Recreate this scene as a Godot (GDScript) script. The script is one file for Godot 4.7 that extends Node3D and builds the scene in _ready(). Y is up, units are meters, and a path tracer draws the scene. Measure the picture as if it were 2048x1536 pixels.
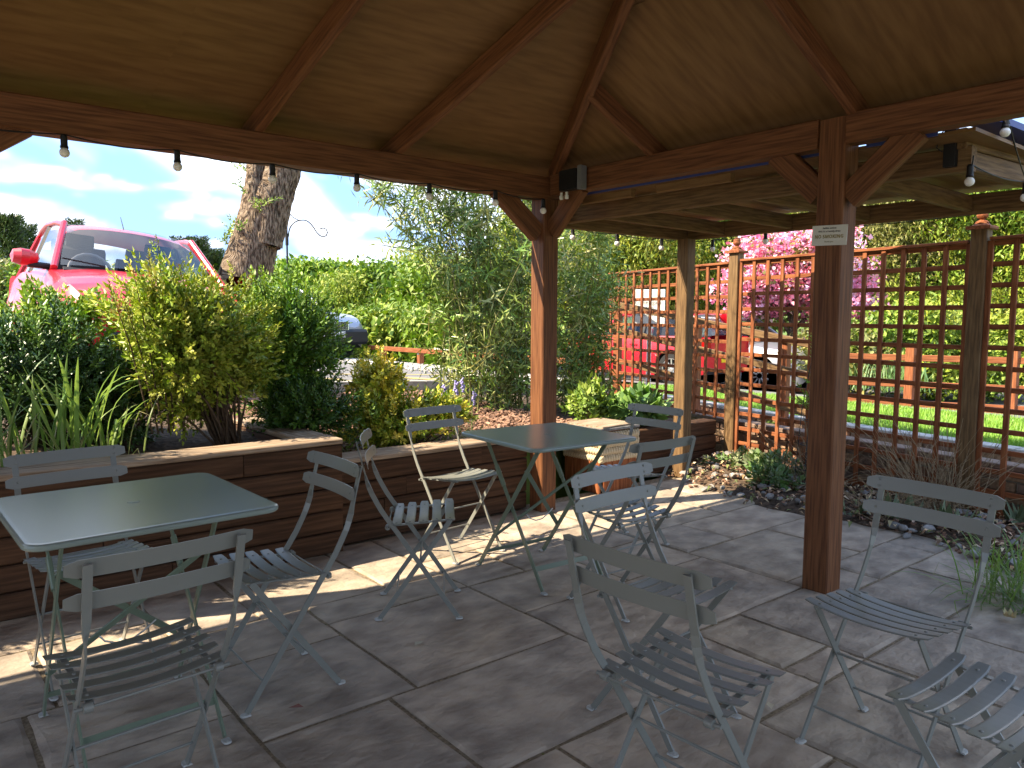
extends Node3D

# Timber gazebo over a stone patio with green folding chairs and tables, planting, parked cars and trees beyond.

class MB:
	var v := PackedVector3Array()
	var n := PackedVector3Array()
	var c := PackedColorArray()
	var ix := PackedInt32Array()
	var col := Color.WHITE
	func quad(a: Vector3, b: Vector3, d: Vector3, e: Vector3) -> void:  # counter-clockwise seen from outside
		var nn := (b - a).cross(d - a)
		if nn.length_squared() < 1e-16:
			nn = (d - a).cross(e - a)
		nn = nn.normalized()
		var s := v.size()
		v.append_array([a, b, d, e]); n.append_array([nn, nn, nn, nn]); c.append_array([col, col, col, col])
		ix.append_array([s, s + 2, s + 1, s, s + 3, s + 2])
	func tri(a: Vector3, b: Vector3, d: Vector3) -> void:
		var nn := (b - a).cross(d - a).normalized()
		var s := v.size()
		v.append_array([a, b, d]); n.append_array([nn, nn, nn]); c.append_array([col, col, col])
		ix.append_array([s, s + 2, s + 1])
	func prism(poly: Array, x0: float, x1: float, B := Basis.IDENTITY, o := Vector3.ZERO) -> void:  # polygon of (y, z) extruded along x
		var k := poly.size()
		var area := 0.0
		for i in k:
			var p: Vector2 = poly[i]
			var q: Vector2 = poly[(i + 1) % k]
			area += p.x * q.y - q.x * p.y
		if area < 0:
			poly = poly.duplicate(); poly.reverse()
		var A := []
		var C := []
		for p in poly:
			A.append(o + B * Vector3(x0, p.x, p.y)); C.append(o + B * Vector3(x1, p.x, p.y))
		for i in k:
			var j := (i + 1) % k
			quad(A[i], A[j], C[j], C[i])
		for i in range(1, k - 1):
			tri(C[0], C[i], C[i + 1]); tri(A[0], A[i + 1], A[i])
	func box(o: Vector3, size: Vector3, B := Basis.IDENTITY, bev := 0.0) -> void:
		var h := size / 2
		if bev <= 0.0:
			prism([Vector2(-h.y, -h.z), Vector2(h.y, -h.z), Vector2(h.y, h.z), Vector2(-h.y, h.z)], -h.x, h.x, B, o)
		else:
			var b := minf(bev, minf(h.y, h.z) * 0.9)
			prism([Vector2(-h.y + b, -h.z), Vector2(h.y - b, -h.z), Vector2(h.y, -h.z + b), Vector2(h.y, h.z - b), Vector2(h.y - b, h.z), Vector2(-h.y + b, h.z), Vector2(-h.y, h.z - b), Vector2(-h.y, -h.z + b)], -h.x, h.x, B, o)
	func bar(p: Vector3, q: Vector3, w: float, t: float, up := Vector3.UP, bev := 0.0) -> void:  # w along up, t across
		var x := (q - p).normalized()
		var z := x.cross(up)
		if z.length() < 0.01:
			z = x.cross(Vector3.RIGHT)
		z = z.normalized()
		box((p + q) / 2, Vector3((q - p).length(), w, t), Basis(x, z.cross(x), z), bev)
	func sweep(pts: Array, wd: Array, w: float, t: float) -> void:  # flat bar through pts; wd[i] is the direction of its width
		var rings := []
		for i in pts.size():
			var tg: Vector3 = (pts[mini(i + 1, pts.size() - 1)] - pts[maxi(i - 1, 0)]).normalized()
			var a: Vector3 = wd[i]
			a = (a - tg * a.dot(tg)).normalized()
			var b := tg.cross(a)
			var p: Vector3 = pts[i]
			rings.append([p + a * w / 2 + b * t / 2, p - a * w / 2 + b * t / 2, p - a * w / 2 - b * t / 2, p + a * w / 2 - b * t / 2])
		for i in range(rings.size() - 1):
			for k in 4:
				quad(rings[i][k], rings[i][(k + 1) % 4], rings[i + 1][(k + 1) % 4], rings[i + 1][k])
		quad(rings[0][3], rings[0][2], rings[0][1], rings[0][0])
		var l: Array = rings[-1]
		quad(l[0], l[1], l[2], l[3])
	func tube(pts: Array, r, sides := 8, caps := true) -> void:
		var s := v.size()
		var ref := Vector3.UP
		var k := pts.size()
		for i in k:
			var tg: Vector3 = (pts[mini(i + 1, k - 1)] - pts[maxi(i - 1, 0)]).normalized()
			var a := tg.cross(ref)
			if a.length() < 0.05:
				a = tg.cross(Vector3.RIGHT)
			a = a.normalized()
			var b := tg.cross(a)
			ref = -b if b.dot(ref) < 0 else b
			b = ref; a = b.cross(tg).normalized()
			var rr: float = r[i] if r is Array else r
			for j in sides:
				var an := TAU * j / sides
				var d := a * cos(an) + b * sin(an)
				v.append(pts[i] + d * rr); n.append(d); c.append(col)
		for i in k - 1:
			for j in sides:
				var p := s + i * sides + j
				var q := s + i * sides + (j + 1) % sides
				ix.append_array([p, p + sides, q, q, p + sides, q + sides])
		if caps:
			for e in [0, k - 1]:
				var m := v.size()
				var tg2: Vector3 = (pts[0] - pts[1]).normalized() if e == 0 else (pts[k - 1] - pts[k - 2]).normalized()
				for j in sides:
					v.append(v[s + e * sides + j]); n.append(tg2); c.append(col)
				for j in range(1, sides - 1):
					if e == 0:
						ix.append_array([m, m + j, m + j + 1])
					else:
						ix.append_array([m, m + j + 1, m + j])
	func lathe(prof: Array, sides := 16, o := Vector3.ZERO, B := Basis.IDENTITY) -> void:  # prof of (radius, height), bottom to top
		for i in prof.size() - 1:
			var p: Vector2 = prof[i]
			var q: Vector2 = prof[i + 1]
			var nr := Vector2(q.y - p.y, -(q.x - p.x)).normalized()
			var s := v.size()
			for j in sides + 1:
				var a := TAU * j / sides
				var d := Vector3(cos(a), 0, sin(a))
				var nn := (B * (d * nr.x + Vector3.UP * nr.y)).normalized()
				v.append(o + B * (d * p.x + Vector3.UP * p.y)); n.append(nn); c.append(col)
				v.append(o + B * (d * q.x + Vector3.UP * q.y)); n.append(nn); c.append(col)
			for j in sides:
				var m := s + j * 2
				ix.append_array([m, m + 2, m + 1, m + 1, m + 2, m + 3])
	func grid(P: Array, smooth := true) -> void:  # rows of points; normal = du x dv
		var R := P.size()
		var K: int = P[0].size()
		if not smooth:
			for i in R - 1:
				for j in K - 1:
					quad(P[i][j], P[i][j + 1], P[i + 1][j + 1], P[i + 1][j])
			return
		var s := v.size()
		for i in R:
			for j in K:
				var du: Vector3 = P[i][mini(j + 1, K - 1)] - P[i][maxi(j - 1, 0)]
				var dv: Vector3 = P[mini(i + 1, R - 1)][j] - P[maxi(i - 1, 0)][j]
				v.append(P[i][j]); n.append(du.cross(dv).normalized()); c.append(col)
		for i in R - 1:
			for j in K - 1:
				var a := s + i * K + j
				ix.append_array([a, a + K + 1, a + 1, a, a + K, a + K + 1])
	func mesh(m: Material = null) -> ArrayMesh:
		var arr := []
		arr.resize(Mesh.ARRAY_MAX)
		arr[Mesh.ARRAY_VERTEX] = v; arr[Mesh.ARRAY_NORMAL] = n; arr[Mesh.ARRAY_COLOR] = c; arr[Mesh.ARRAY_INDEX] = ix
		var a := ArrayMesh.new()
		a.add_surface_from_arrays(Mesh.PRIMITIVE_TRIANGLES, arr)
		if m:
			a.surface_set_material(0, m)
		return a

var M := {}
var taken := {}
var R := RandomNumberGenerator.new()

func numbered(called: String) -> String:
	taken[called] = taken.get(called, -1) + 1
	return called if taken[called] == 0 else "%s_%03d" % [called, taken[called]]

func tag(o: Node, label: String, category: String, group := "") -> Node:
	o.set_meta("label", label); o.set_meta("category", category)
	if group:
		o.set_meta("group", group)
	return o

func thing(called: String, label: String, category: String, at := Vector3.ZERO, turn := 0.0, group := "") -> Node3D:
	var o := Node3D.new()
	o.name = numbered(called); add_child(o)
	o.position = at; o.rotation.y = turn
	tag(o, label, category, group)
	return o

func put(called: String, b, m: Material, parent: Node = null, at := Vector3.ZERO, B := Basis.IDENTITY) -> MeshInstance3D:
	var o := MeshInstance3D.new()
	o.mesh = b.mesh() if b is MB else b
	o.material_override = m
	if parent == null:
		o.name = numbered(called); add_child(o)
	else:
		o.name = called; parent.add_child(o, true)
	o.transform = Transform3D(B, at)
	return o

func struct(called: String, b, m: Material, at := Vector3.ZERO) -> MeshInstance3D:
	var o := put(called, b, m, null, at)
	o.set_meta("kind", "structure")
	return o

func copies(called: String, mesh: Mesh, m: Material, xf: Array, cols: Array, parent: Node) -> MultiMeshInstance3D:
	var mm := MultiMesh.new()
	mm.transform_format = MultiMesh.TRANSFORM_3D
	mm.use_colors = true
	mm.mesh = mesh
	mm.instance_count = xf.size()
	for i in xf.size():
		mm.set_instance_transform(i, xf[i]); mm.set_instance_color(i, cols[i])
	var o := MultiMeshInstance3D.new()
	o.multimesh = mm
	o.material_override = m
	o.name = called
	parent.add_child(o, true)
	return o

# many small copies of one mesh joined into one mesh, each with its own tint
func bake(called: String, mesh: ArrayMesh, m: Material, xf: Array, cols: Array, parent: Node) -> MeshInstance3D:
	var a := mesh.surface_get_arrays(0)
	var mv: PackedVector3Array = a[Mesh.ARRAY_VERTEX]
	var mn: PackedVector3Array = a[Mesh.ARRAY_NORMAL]
	var mc: PackedColorArray = a[Mesh.ARRAY_COLOR]
	var mi: PackedInt32Array = a[Mesh.ARRAY_INDEX]
	var v := PackedVector3Array()
	var n := PackedVector3Array()
	var c := PackedColorArray()
	var ix := PackedInt32Array()
	var k := mv.size()
	ix.resize(mi.size() * xf.size())
	var w := 0
	# a dozen tints, drawn from the given colours, so that whole colour arrays can be joined
	var pal := []
	for i in mini(24, cols.size()):
		var t: Color = cols[(i * 7919) % cols.size()]
		var pc := PackedColorArray()
		for q in mc:
			pc.append(Color(q.r * t.r, q.g * t.g, q.b * t.b))
		pal.append([t, pc])
	for i in xf.size():
		var T: Transform3D = xf[i]
		v.append_array(T * mv)
		n.append_array(Transform3D(T.basis.orthonormalized(), Vector3.ZERO) * mn)
		var best := 0
		var bd := 1e9
		for q in pal.size():
			var t: Color = pal[q][0]
			var cc: Color = cols[i]
			var d := absf(t.r - cc.r) + absf(t.g - cc.g) + absf(t.b - cc.b)
			if d < bd:
				bd = d; best = q
		c.append_array(pal[best][1])
		var o := i * k
		for q in mi:
			ix[w] = q + o
			w += 1
	var arr := []
	arr.resize(Mesh.ARRAY_MAX)
	arr[Mesh.ARRAY_VERTEX] = v; arr[Mesh.ARRAY_NORMAL] = n; arr[Mesh.ARRAY_COLOR] = c; arr[Mesh.ARRAY_INDEX] = ix
	var am := ArrayMesh.new()
	am.add_surface_from_arrays(Mesh.PRIMITIVE_TRIANGLES, arr)
	return put(called, am, m, parent)

# a squared timber with eased edges, its grain along its length
var timber_cache := {}
func timber(called: String, p: Vector3, q: Vector3, w: float, t: float, m: Material, parent: Node, up := Vector3.UP, bev := 0.006) -> MeshInstance3D:
	var x := (q - p).normalized()
	var z := x.cross(up)
	if z.length() < 0.01:
		z = x.cross(Vector3.RIGHT)
	z = z.normalized()
	var L := (q - p).length()
	var key := "%.3f %.3f %.3f %.3f" % [L, w, t, bev]
	if not timber_cache.has(key):
		var b := MB.new()
		b.box(Vector3.ZERO, Vector3(L, w, t), Basis.IDENTITY, bev)
		timber_cache[key] = b.mesh()
	return put(called, timber_cache[key], m, parent, (p + q) / 2, Basis(x, z.cross(x), z))

func lin(r: float, g: float, b: float, a := 1.0) -> Color:
	return Color(r, g, b, a).linear_to_srgb()

func noise(seed_: int, freq: float, oct := 4, type := FastNoiseLite.TYPE_SIMPLEX_SMOOTH) -> FastNoiseLite:
	var f := FastNoiseLite.new()
	f.seed = seed_; f.frequency = freq; f.fractal_octaves = oct; f.noise_type = type
	return f

func tex(seed_: int, freq: float, cols: Array, oct := 4, size := 512, type := FastNoiseLite.TYPE_SIMPLEX_SMOOTH, stops := []) -> NoiseTexture2D:
	var t := NoiseTexture2D.new()
	t.width = size; t.height = size; t.seamless = true
	t.noise = noise(seed_, freq, oct, type)
	if cols.size():
		var g := Gradient.new()
		var cc := PackedColorArray()
		var oo := PackedFloat32Array()
		for i in cols.size():
			cc.append(cols[i]); oo.append(stops[i] if stops.size() else float(i) / (cols.size() - 1))
		g.offsets = oo; g.colors = cc
		t.color_ramp = g
	return t

func ntex(seed_: int, freq: float, oct := 4, strength := 4.0, size := 512, type := FastNoiseLite.TYPE_SIMPLEX_SMOOTH) -> NoiseTexture2D:
	var t := tex(seed_, freq, [], oct, size, type)
	t.as_normal_map = true
	t.bump_strength = strength
	return t

func mat(called: String, albedo: Color, rough := 0.7, spec := 0.4) -> StandardMaterial3D:
	var m := StandardMaterial3D.new()
	m.resource_name = called
	m.albedo_color = albedo; m.roughness = rough; m.metallic_specular = spec
	M[called] = m
	return m

# triplanar grained material: t colours, h relief height (cm), scale per axis
func tri_mat(called: String, t: Texture2D, scale: Vector3, rough := 0.8, relief: Texture2D = null, cm := 0.2, world := false, offset := Vector3.ZERO, spec := 0.35) -> StandardMaterial3D:
	var m := mat(called, Color.WHITE, rough, spec)
	m.albedo_texture = t
	m.uv1_triplanar = true
	m.uv1_world_triplanar = world
	m.uv1_triplanar_sharpness = 8.0
	m.uv1_scale = scale; m.uv1_offset = offset
	if relief:
		m.heightmap_enabled = true
		m.heightmap_texture = relief
		m.heightmap_scale = cm
	return m

func leaf_mat(called: String, backlight: Color, rough := 0.45) -> StandardMaterial3D:
	var m := mat(called, Color.WHITE, rough, 0.4)
	m.vertex_color_use_as_albedo = true
	m.cull_mode = BaseMaterial3D.CULL_DISABLED
	m.backlight_enabled = true
	m.backlight = backlight
	return m

func make_world() -> void:
	var cam := Camera3D.new()
	cam.name = "camera"
	cam.fov = 53.308
	cam.near = 0.05; cam.far = 900.0
	cam.transform = Transform3D(Basis(Vector3.UP, deg_to_rad(-39.3)) * Basis(Vector3.RIGHT, deg_to_rad(-5.0774)) * Basis(Vector3.BACK, deg_to_rad(0.263)), Vector3(0, 1.37, 0))
	add_child(cam)
	var e := Environment.new()
	e.background_mode = Environment.BG_SKY
	e.tonemap_mode = Environment.TONE_MAPPER_LINEAR
	e.tonemap_exposure = 3.7
	e.background_energy_multiplier = 1.0
	e.sdfgi_enabled = true; e.ssao_enabled = true; e.ssil_enabled = true
	var sky := Sky.new()
	var pm := PanoramaSkyMaterial.new()
	pm.panorama = ImageTexture.create_from_image(sky_image())
	sky.sky_material = pm
	e.sky = sky
	var we := WorldEnvironment.new()
	we.name = "world_environment"
	we.environment = e
	add_child(we)
	var sun := DirectionalLight3D.new()
	sun.name = "sun"
	sun.light_energy = 1.3
	sun.light_color = Color(1.0, 0.93, 0.82)
	sun.light_angular_distance = 0.5
	sun.shadow_enabled = true
	add_child(sun)
	sun.look_at_from_position(Vector3.ZERO, Vector3(0.95, -1.0, 0.40), Vector3.UP)

# bright spring sky: pale blue with thin high cloud drawn out in veils and a few small grey-based heaps low down
func sky_image() -> Image:
	var W := 1536
	var H := 768
	var im := Image.create(W, H, false, Image.FORMAT_RGBF)
	var veil := noise(11, 0.9, 5)
	var warp := noise(5, 0.5, 3)
	var heap := noise(23, 1.6, 5)
	for y in H:
		var el := (0.5 - (y + 0.5) / H) * PI
		var up := sin(el)
		if up < -0.02:
			im.fill_rect(Rect2i(0, y, W, 1), Color(0.30, 0.29, 0.25))
			continue
		var t := pow(clampf(1.0 - up, 0, 1), 2.2)
		var base := Color(0.10, 0.235, 0.52).lerp(Color(0.19, 0.30, 0.50), t)
		for x in W:
			var az := ((x + 0.5) / W - 0.5) * TAU
			var k := 1.0 / (maxf(up, 0.0) + 0.16)
			var px := sin(az) * cos(el) * k
			var pz := cos(az) * cos(el) * k
			var wv := warp.get_noise_2d(px * 1.3, pz * 1.3) * 0.9
			var c := veil.get_noise_2d(px * 0.55 + pz * 0.35 + wv, pz * 1.5 - px * 0.8 + wv)
			c = smoothstep(-0.22, 0.40, c)
			var col := base.lerp(Color(0.72, 0.75, 0.79), c * 0.85)
			if up < 0.42:
				var hq := heap.get_noise_2d(px * 1.0 + 7.0, pz * 2.2)
				var d := smoothstep(0.14, 0.34, hq) * smoothstep(0.42, 0.25, up)
				var lit := smoothstep(-0.1, 0.25, heap.get_noise_2d(px * 1.0 + 7.0, pz * 2.2 - 0.12) - hq + 0.1)
				col = col.lerp(Color(0.27, 0.30, 0.36).lerp(Color(0.75, 0.76, 0.78), lit), d * 0.75)
			im.set_pixel(x, y, col)
	return im

func make_materials() -> void:
	# timber: colours along the ramp, stretched along the grain of each piece
	var grain := tex(3, 0.022, [], 5, 512)
	var fine := tex(4, 0.05, [], 3, 512)
	var stain := tex(7, 0.016, [lin(0.085, 0.033, 0.014), lin(0.14, 0.055, 0.022), lin(0.17, 0.070, 0.028), lin(0.21, 0.09, 0.038)], 5, 512, FastNoiseLite.TYPE_SIMPLEX_SMOOTH, [0.1, 0.42, 0.62, 0.92])
	for k in 3:
		tri_mat("stained_%d" % k, stain, Vector3(0.30, 7.0, 7.0), 0.6, grain, 0.07, false, Vector3(0.37 * k, 0.53 * k, 0.21 * k))
	var plyt := tex(8, 0.014, [lin(0.15, 0.080, 0.030), lin(0.185, 0.101, 0.038), lin(0.215, 0.122, 0.048)], 6, 512, FastNoiseLite.TYPE_SIMPLEX_SMOOTH, [0.15, 0.5, 0.9])
	tri_mat("plywood", plyt, Vector3(0.35, 2.2, 2.2), 0.55, fine, 0.02)
	tri_mat("plywood_edge", plyt, Vector3(0.6, 5.0, 5.0), 0.7, fine, 0.03, false, Vector3(0.4, 0.2, 0.7))
	var pale := tex(9, 0.016, [lin(0.085, 0.048, 0.021), lin(0.15, 0.088, 0.038), lin(0.21, 0.128, 0.058)], 5, 512, FastNoiseLite.TYPE_SIMPLEX_SMOOTH, [0.12, 0.5, 0.9])
	for k in 2:
		tri_mat("pale_timber_%d" % k, pale, Vector3(0.45, 6.0, 6.0), 0.7, grain, 0.12, false, Vector3(0.3 * k, 0.1, 0.6 * k))
	var slp := tex(12, 0.014, [lin(0.042, 0.021, 0.010), lin(0.072, 0.036, 0.018), lin(0.105, 0.055, 0.028)], 5, 512, FastNoiseLite.TYPE_SIMPLEX_SMOOTH, [0.1, 0.5, 0.92])
	for k in 3:
		tri_mat("sleeper_%d" % k, slp, Vector3(0.25, 5.0, 5.0), 0.85, grain, 0.2, false, Vector3(0.31 * k, 0.47 * k, 0.13 * k))
	var wth := tex(13, 0.014, [lin(0.16, 0.105, 0.062), lin(0.32, 0.235, 0.16), lin(0.45, 0.36, 0.27)], 5, 512, FastNoiseLite.TYPE_SIMPLEX_SMOOTH, [0.1, 0.5, 0.9])
	tri_mat("weathered_0", wth, Vector3(0.35, 5.0, 5.0), 0.85, grain, 0.3)
	tri_mat("weathered_1", wth, Vector3(0.35, 5.0, 5.0), 0.85, grain, 0.35, false, Vector3(0.6, 0.2, 0.4))
	var trl := tex(14, 0.02, [lin(0.14, 0.042, 0.015), lin(0.23, 0.075, 0.027), lin(0.31, 0.115, 0.044)], 4, 256, FastNoiseLite.TYPE_SIMPLEX_SMOOTH, [0.1, 0.5, 0.9])
	for k in 2:
		tri_mat("trellis_wood_%d" % k, trl, Vector3(0.6, 8.0, 8.0), 0.7, fine, 0.08, false, Vector3(0.4 * k, 0.2, 0.7 * k))
	# riven paving: four tones of one sandstone, rippled by relief
	var riven := tex(21, 0.007, [], 6, 1024)
	var tones := [[0.33, 0.275, 0.21], [0.36, 0.30, 0.235], [0.31, 0.26, 0.205], [0.385, 0.315, 0.24]]
	for k in 4:
		var a: Array = tones[k]
		var st := tex(30 + k, 0.008, [lin(a[0] * 0.72, a[1] * 0.70, a[2] * 0.70), lin(a[0], a[1], a[2]), lin(a[0] * 1.22, a[1] * 1.2, a[2] * 1.18), lin(a[0] * 1.35, a[1] * 1.36, a[2] * 1.35)], 6, 512, FastNoiseLite.TYPE_SIMPLEX_SMOOTH, [0.08, 0.46, 0.68, 0.97])
		tri_mat("slab_%d" % k, st, Vector3(0.8, 0.8, 1.15), 0.85, riven, 1.1, true, Vector3(0.21 * k, 0, 0.4 * k), 0.3)
	var sand := tex(40, 0.05, [lin(0.11, 0.082, 0.052), lin(0.22, 0.17, 0.11), lin(0.32, 0.255, 0.17)], 5, 512)
	tri_mat("joint_sand", sand, Vector3(2.0, 2.0, 2.0), 0.95, sand, 1.0, true)
	var soilt := tex(41, 0.03, [lin(0.03, 0.02, 0.013), lin(0.085, 0.058, 0.038), lin(0.16, 0.115, 0.078)], 6, 512)
	tri_mat("soil", soilt, Vector3(1.3, 1.3, 1.3), 0.95, soilt, 3.0, true)
	var barkt := tex(42, 0.035, [lin(0.06, 0.032, 0.02), lin(0.19, 0.105, 0.066), lin(0.34, 0.21, 0.14)], 6, 512, FastNoiseLite.TYPE_CELLULAR)
	tri_mat("bark_mulch", barkt, Vector3(1.6, 1.6, 1.6), 0.95, barkt, 4.0, true)
	var asph := tex(43, 0.06, [lin(0.11, 0.105, 0.10), lin(0.175, 0.165, 0.155), lin(0.24, 0.23, 0.215)], 5, 512)
	tri_mat("asphalt", asph, Vector3(0.9, 0.9, 0.9), 0.9, asph, 0.5, true)
	var conc := tex(44, 0.02, [lin(0.24, 0.225, 0.20), lin(0.38, 0.36, 0.325), lin(0.48, 0.455, 0.41)], 6, 512)
	tri_mat("concrete", conc, Vector3(1, 1, 1), 0.85, conc, 0.3, true)
	var grs := tex(45, 0.02, [lin(0.035, 0.075, 0.010), lin(0.085, 0.165, 0.018), lin(0.15, 0.25, 0.035)], 6, 512)
	tri_mat("turf", grs, Vector3(0.7, 0.7, 0.7), 0.9, grs, 3.0, true)
	var fld := tex(46, 0.02, [lin(0.05, 0.085, 0.016), lin(0.10, 0.16, 0.03), lin(0.16, 0.22, 0.055)], 6, 512)
	tri_mat("meadow", fld, Vector3(0.09, 0.09, 0.09), 0.95, null, 0.0, true)
	for k in 3:
		var b: Array = [[0.25, 0.135, 0.085], [0.31, 0.20, 0.12], [0.22, 0.15, 0.11]][k]
		var bt := tex(50 + k, 0.03, [lin(b[0] * 0.55, b[1] * 0.55, b[2] * 0.55), lin(b[0], b[1], b[2]), lin(b[0] * 1.35, b[1] * 1.35, b[2] * 1.35)], 5, 256)
		tri_mat("brick_%d" % k, bt, Vector3(3, 3, 3), 0.9, bt, 0.4, true)
	tri_mat("mortar", tex(55, 0.04, [lin(0.2, 0.17, 0.13), lin(0.36, 0.32, 0.26)], 4, 256), Vector3(3, 3, 3), 0.95, null, 0.0, true)
	var ropet := tex(56, 0.03, [lin(0.36, 0.27, 0.15), lin(0.58, 0.47, 0.30), lin(0.68, 0.58, 0.41)], 4, 256)
	tri_mat("rope", ropet, Vector3(5, 5, 5), 0.9, ropet, 0.2)
	tri_mat("slate", tex(57, 0.02, [lin(0.06, 0.06, 0.06), lin(0.20, 0.19, 0.18), lin(0.34, 0.32, 0.30)], 5, 256), Vector3(2, 2, 2), 0.6, grain, 0.2)
	var trunk := tex(58, 0.018, [lin(0.045, 0.03, 0.02), lin(0.19, 0.14, 0.095), lin(0.34, 0.27, 0.195)], 5, 512, FastNoiseLite.TYPE_SIMPLEX_SMOOTH, [0.15, 0.5, 0.85])
	tri_mat("tree_bark", trunk, Vector3(5.0, 1.1, 5.0), 0.95, trunk, 4.0)
	tri_mat("twig", tex(59, 0.03, [lin(0.05, 0.032, 0.02), lin(0.14, 0.10, 0.065)], 4, 256), Vector3(8, 3, 8), 0.9)
	tri_mat("pale_stem", tex(60, 0.03, [lin(0.20, 0.14, 0.08), lin(0.42, 0.33, 0.21)], 4, 256), Vector3(8, 3, 8), 0.9)
	# powder coated steel of chairs and tables
	var peel := tex(61, 0.09, [], 3, 256)
	for pr in [["chair_paint", lin(0.20, 0.205, 0.18), 0.30], ["table_paint", lin(0.235, 0.285, 0.245), 0.24], ["frame_paint", lin(0.155, 0.20, 0.14), 0.34]]:
		var pm := mat(pr[0], pr[1], pr[2], 0.5)
		pm.uv1_triplanar = true
		pm.uv1_scale = Vector3(14, 14, 14)
		pm.heightmap_enabled = true; pm.heightmap_texture = peel; pm.heightmap_scale = 0.012
	mat("foot_plastic", lin(0.42, 0.42, 0.39), 0.5)
	mat("steel", lin(0.55, 0.55, 0.53), 0.35).metallic = 0.9
	mat("black_plastic", lin(0.012, 0.012, 0.013), 0.45)
	mat("black_iron", lin(0.03, 0.033, 0.036), 0.5)
	mat("grey_plastic", lin(0.16, 0.165, 0.17), 0.5)
	mat("bulb_glass", lin(0.80, 0.79, 0.75), 0.3)
	mat("white_plastic", lin(0.68, 0.68, 0.62), 0.4)
	mat("blue_sheet", lin(0.04, 0.06, 0.22), 0.45)
	mat("sign_white", lin(0.62, 0.61, 0.55), 0.45)
	mat("print_black", lin(0.03, 0.03, 0.03), 0.6)
	mat("print_gold", lin(0.22, 0.17, 0.04), 0.5)
	mat("white_paint", lin(0.70, 0.70, 0.66), 0.6)
	mat("yellow_paint", lin(0.50, 0.38, 0.12), 0.8)
	# cars
	for pc in [["car_red", lin(0.50, 0.006, 0.018)], ["car_silver", lin(0.36, 0.38, 0.42)], ["car_grey", lin(0.24, 0.26, 0.31)]]:
		var cm := mat(pc[0], pc[1], 0.35, 0.5)
		cm.clearcoat_enabled = true; cm.clearcoat = 0.45; cm.clearcoat_roughness = 0.03
	M.car_silver.metallic = 0.5
	M.car_grey.metallic = 0.5
	mat("rubber", lin(0.018, 0.018, 0.018), 0.8)
	mat("trim_black", lin(0.012, 0.012, 0.013), 0.5)
	mat("cabin", lin(0.035, 0.035, 0.037), 0.8)
	mat("alloy", lin(0.6, 0.6, 0.6), 0.3).metallic = 0.8
	mat("chrome", lin(0.8, 0.8, 0.8), 0.12).metallic = 1.0
	mat("tail_red", lin(0.35, 0.004, 0.004), 0.15)
	mat("plate_white", lin(0.75, 0.75, 0.72), 0.4)
	mat("plate_yellow", lin(0.75, 0.50, 0.02), 0.4)
	var gl := mat("car_glass", Color(0.05, 0.06, 0.06, 0.22), 0.02, 0.6)
	gl.transparency = BaseMaterial3D.TRANSPARENCY_ALPHA
	gl.cull_mode = BaseMaterial3D.CULL_DISABLED
	var lens := mat("lamp_lens", Color(0.9, 0.92, 0.95, 0.12), 0.02, 0.6)
	lens.transparency = BaseMaterial3D.TRANSPARENCY_ALPHA
	# leaves: vertex and copy colours carry the leaf's own green
	leaf_mat("leaf", Color(0.55, 0.62, 0.22))
	leaf_mat("leaf_glossy", Color(0.35, 0.42, 0.16), 0.3)
	leaf_mat("petal", Color(0.7, 0.55, 0.6), 0.6)
	leaf_mat("blade", Color(0.5, 0.6, 0.25), 0.4)
	leaf_mat("dry_stem", Color(0.3, 0.25, 0.15), 0.8)

var shapes := {}

func rivet_mesh() -> ArrayMesh:
	if not shapes.has("rivet"):
		var b := MB.new()
		b.lathe([Vector2(0.0052, 0), Vector2(0.0046, 0.0016), Vector2(0.0028, 0.0028), Vector2(0.0, 0.0032)], 8)
		shapes.rivet = b.mesh()
	return shapes.rivet

func pad_mesh() -> ArrayMesh:  # flattened foot with a bolt hole, its toe along -z
	if not shapes.has("pad"):
		var b := MB.new()
		var top := []
		var bot := []
		for k in 14:
			var a := PI * k / 13.0
			top.append(Vector3(cos(a) * 0.0125, 0.006, -0.016 - sin(a) * 0.0125)); bot.append(Vector3(cos(a) * 0.0135, 0, -0.016 - sin(a) * 0.0135))
		top.append(Vector3(-0.0125, 0.006, 0.004)); bot.append(Vector3(-0.0135, 0, 0.004))
		top.append(Vector3(0.0125, 0.006, 0.004)); bot.append(Vector3(0.0135, 0, 0.004))
		for k in top.size():
			var j: int = (k + 1) % top.size()
			b.quad(bot[k], bot[j], top[j], top[k])
		var mid := Vector3(0, 0.006, -0.016)
		for k in top.size():
			b.tri(mid, top[k], top[(k + 1) % top.size()])
		b.lathe([Vector2(0.0045, 0.0061), Vector2(0.0042, 0.0078), Vector2(0, 0.0080)], 8, mid - Vector3(0, 0.006, 0))
		shapes.pad = b.mesh()
	return shapes.pad

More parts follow.
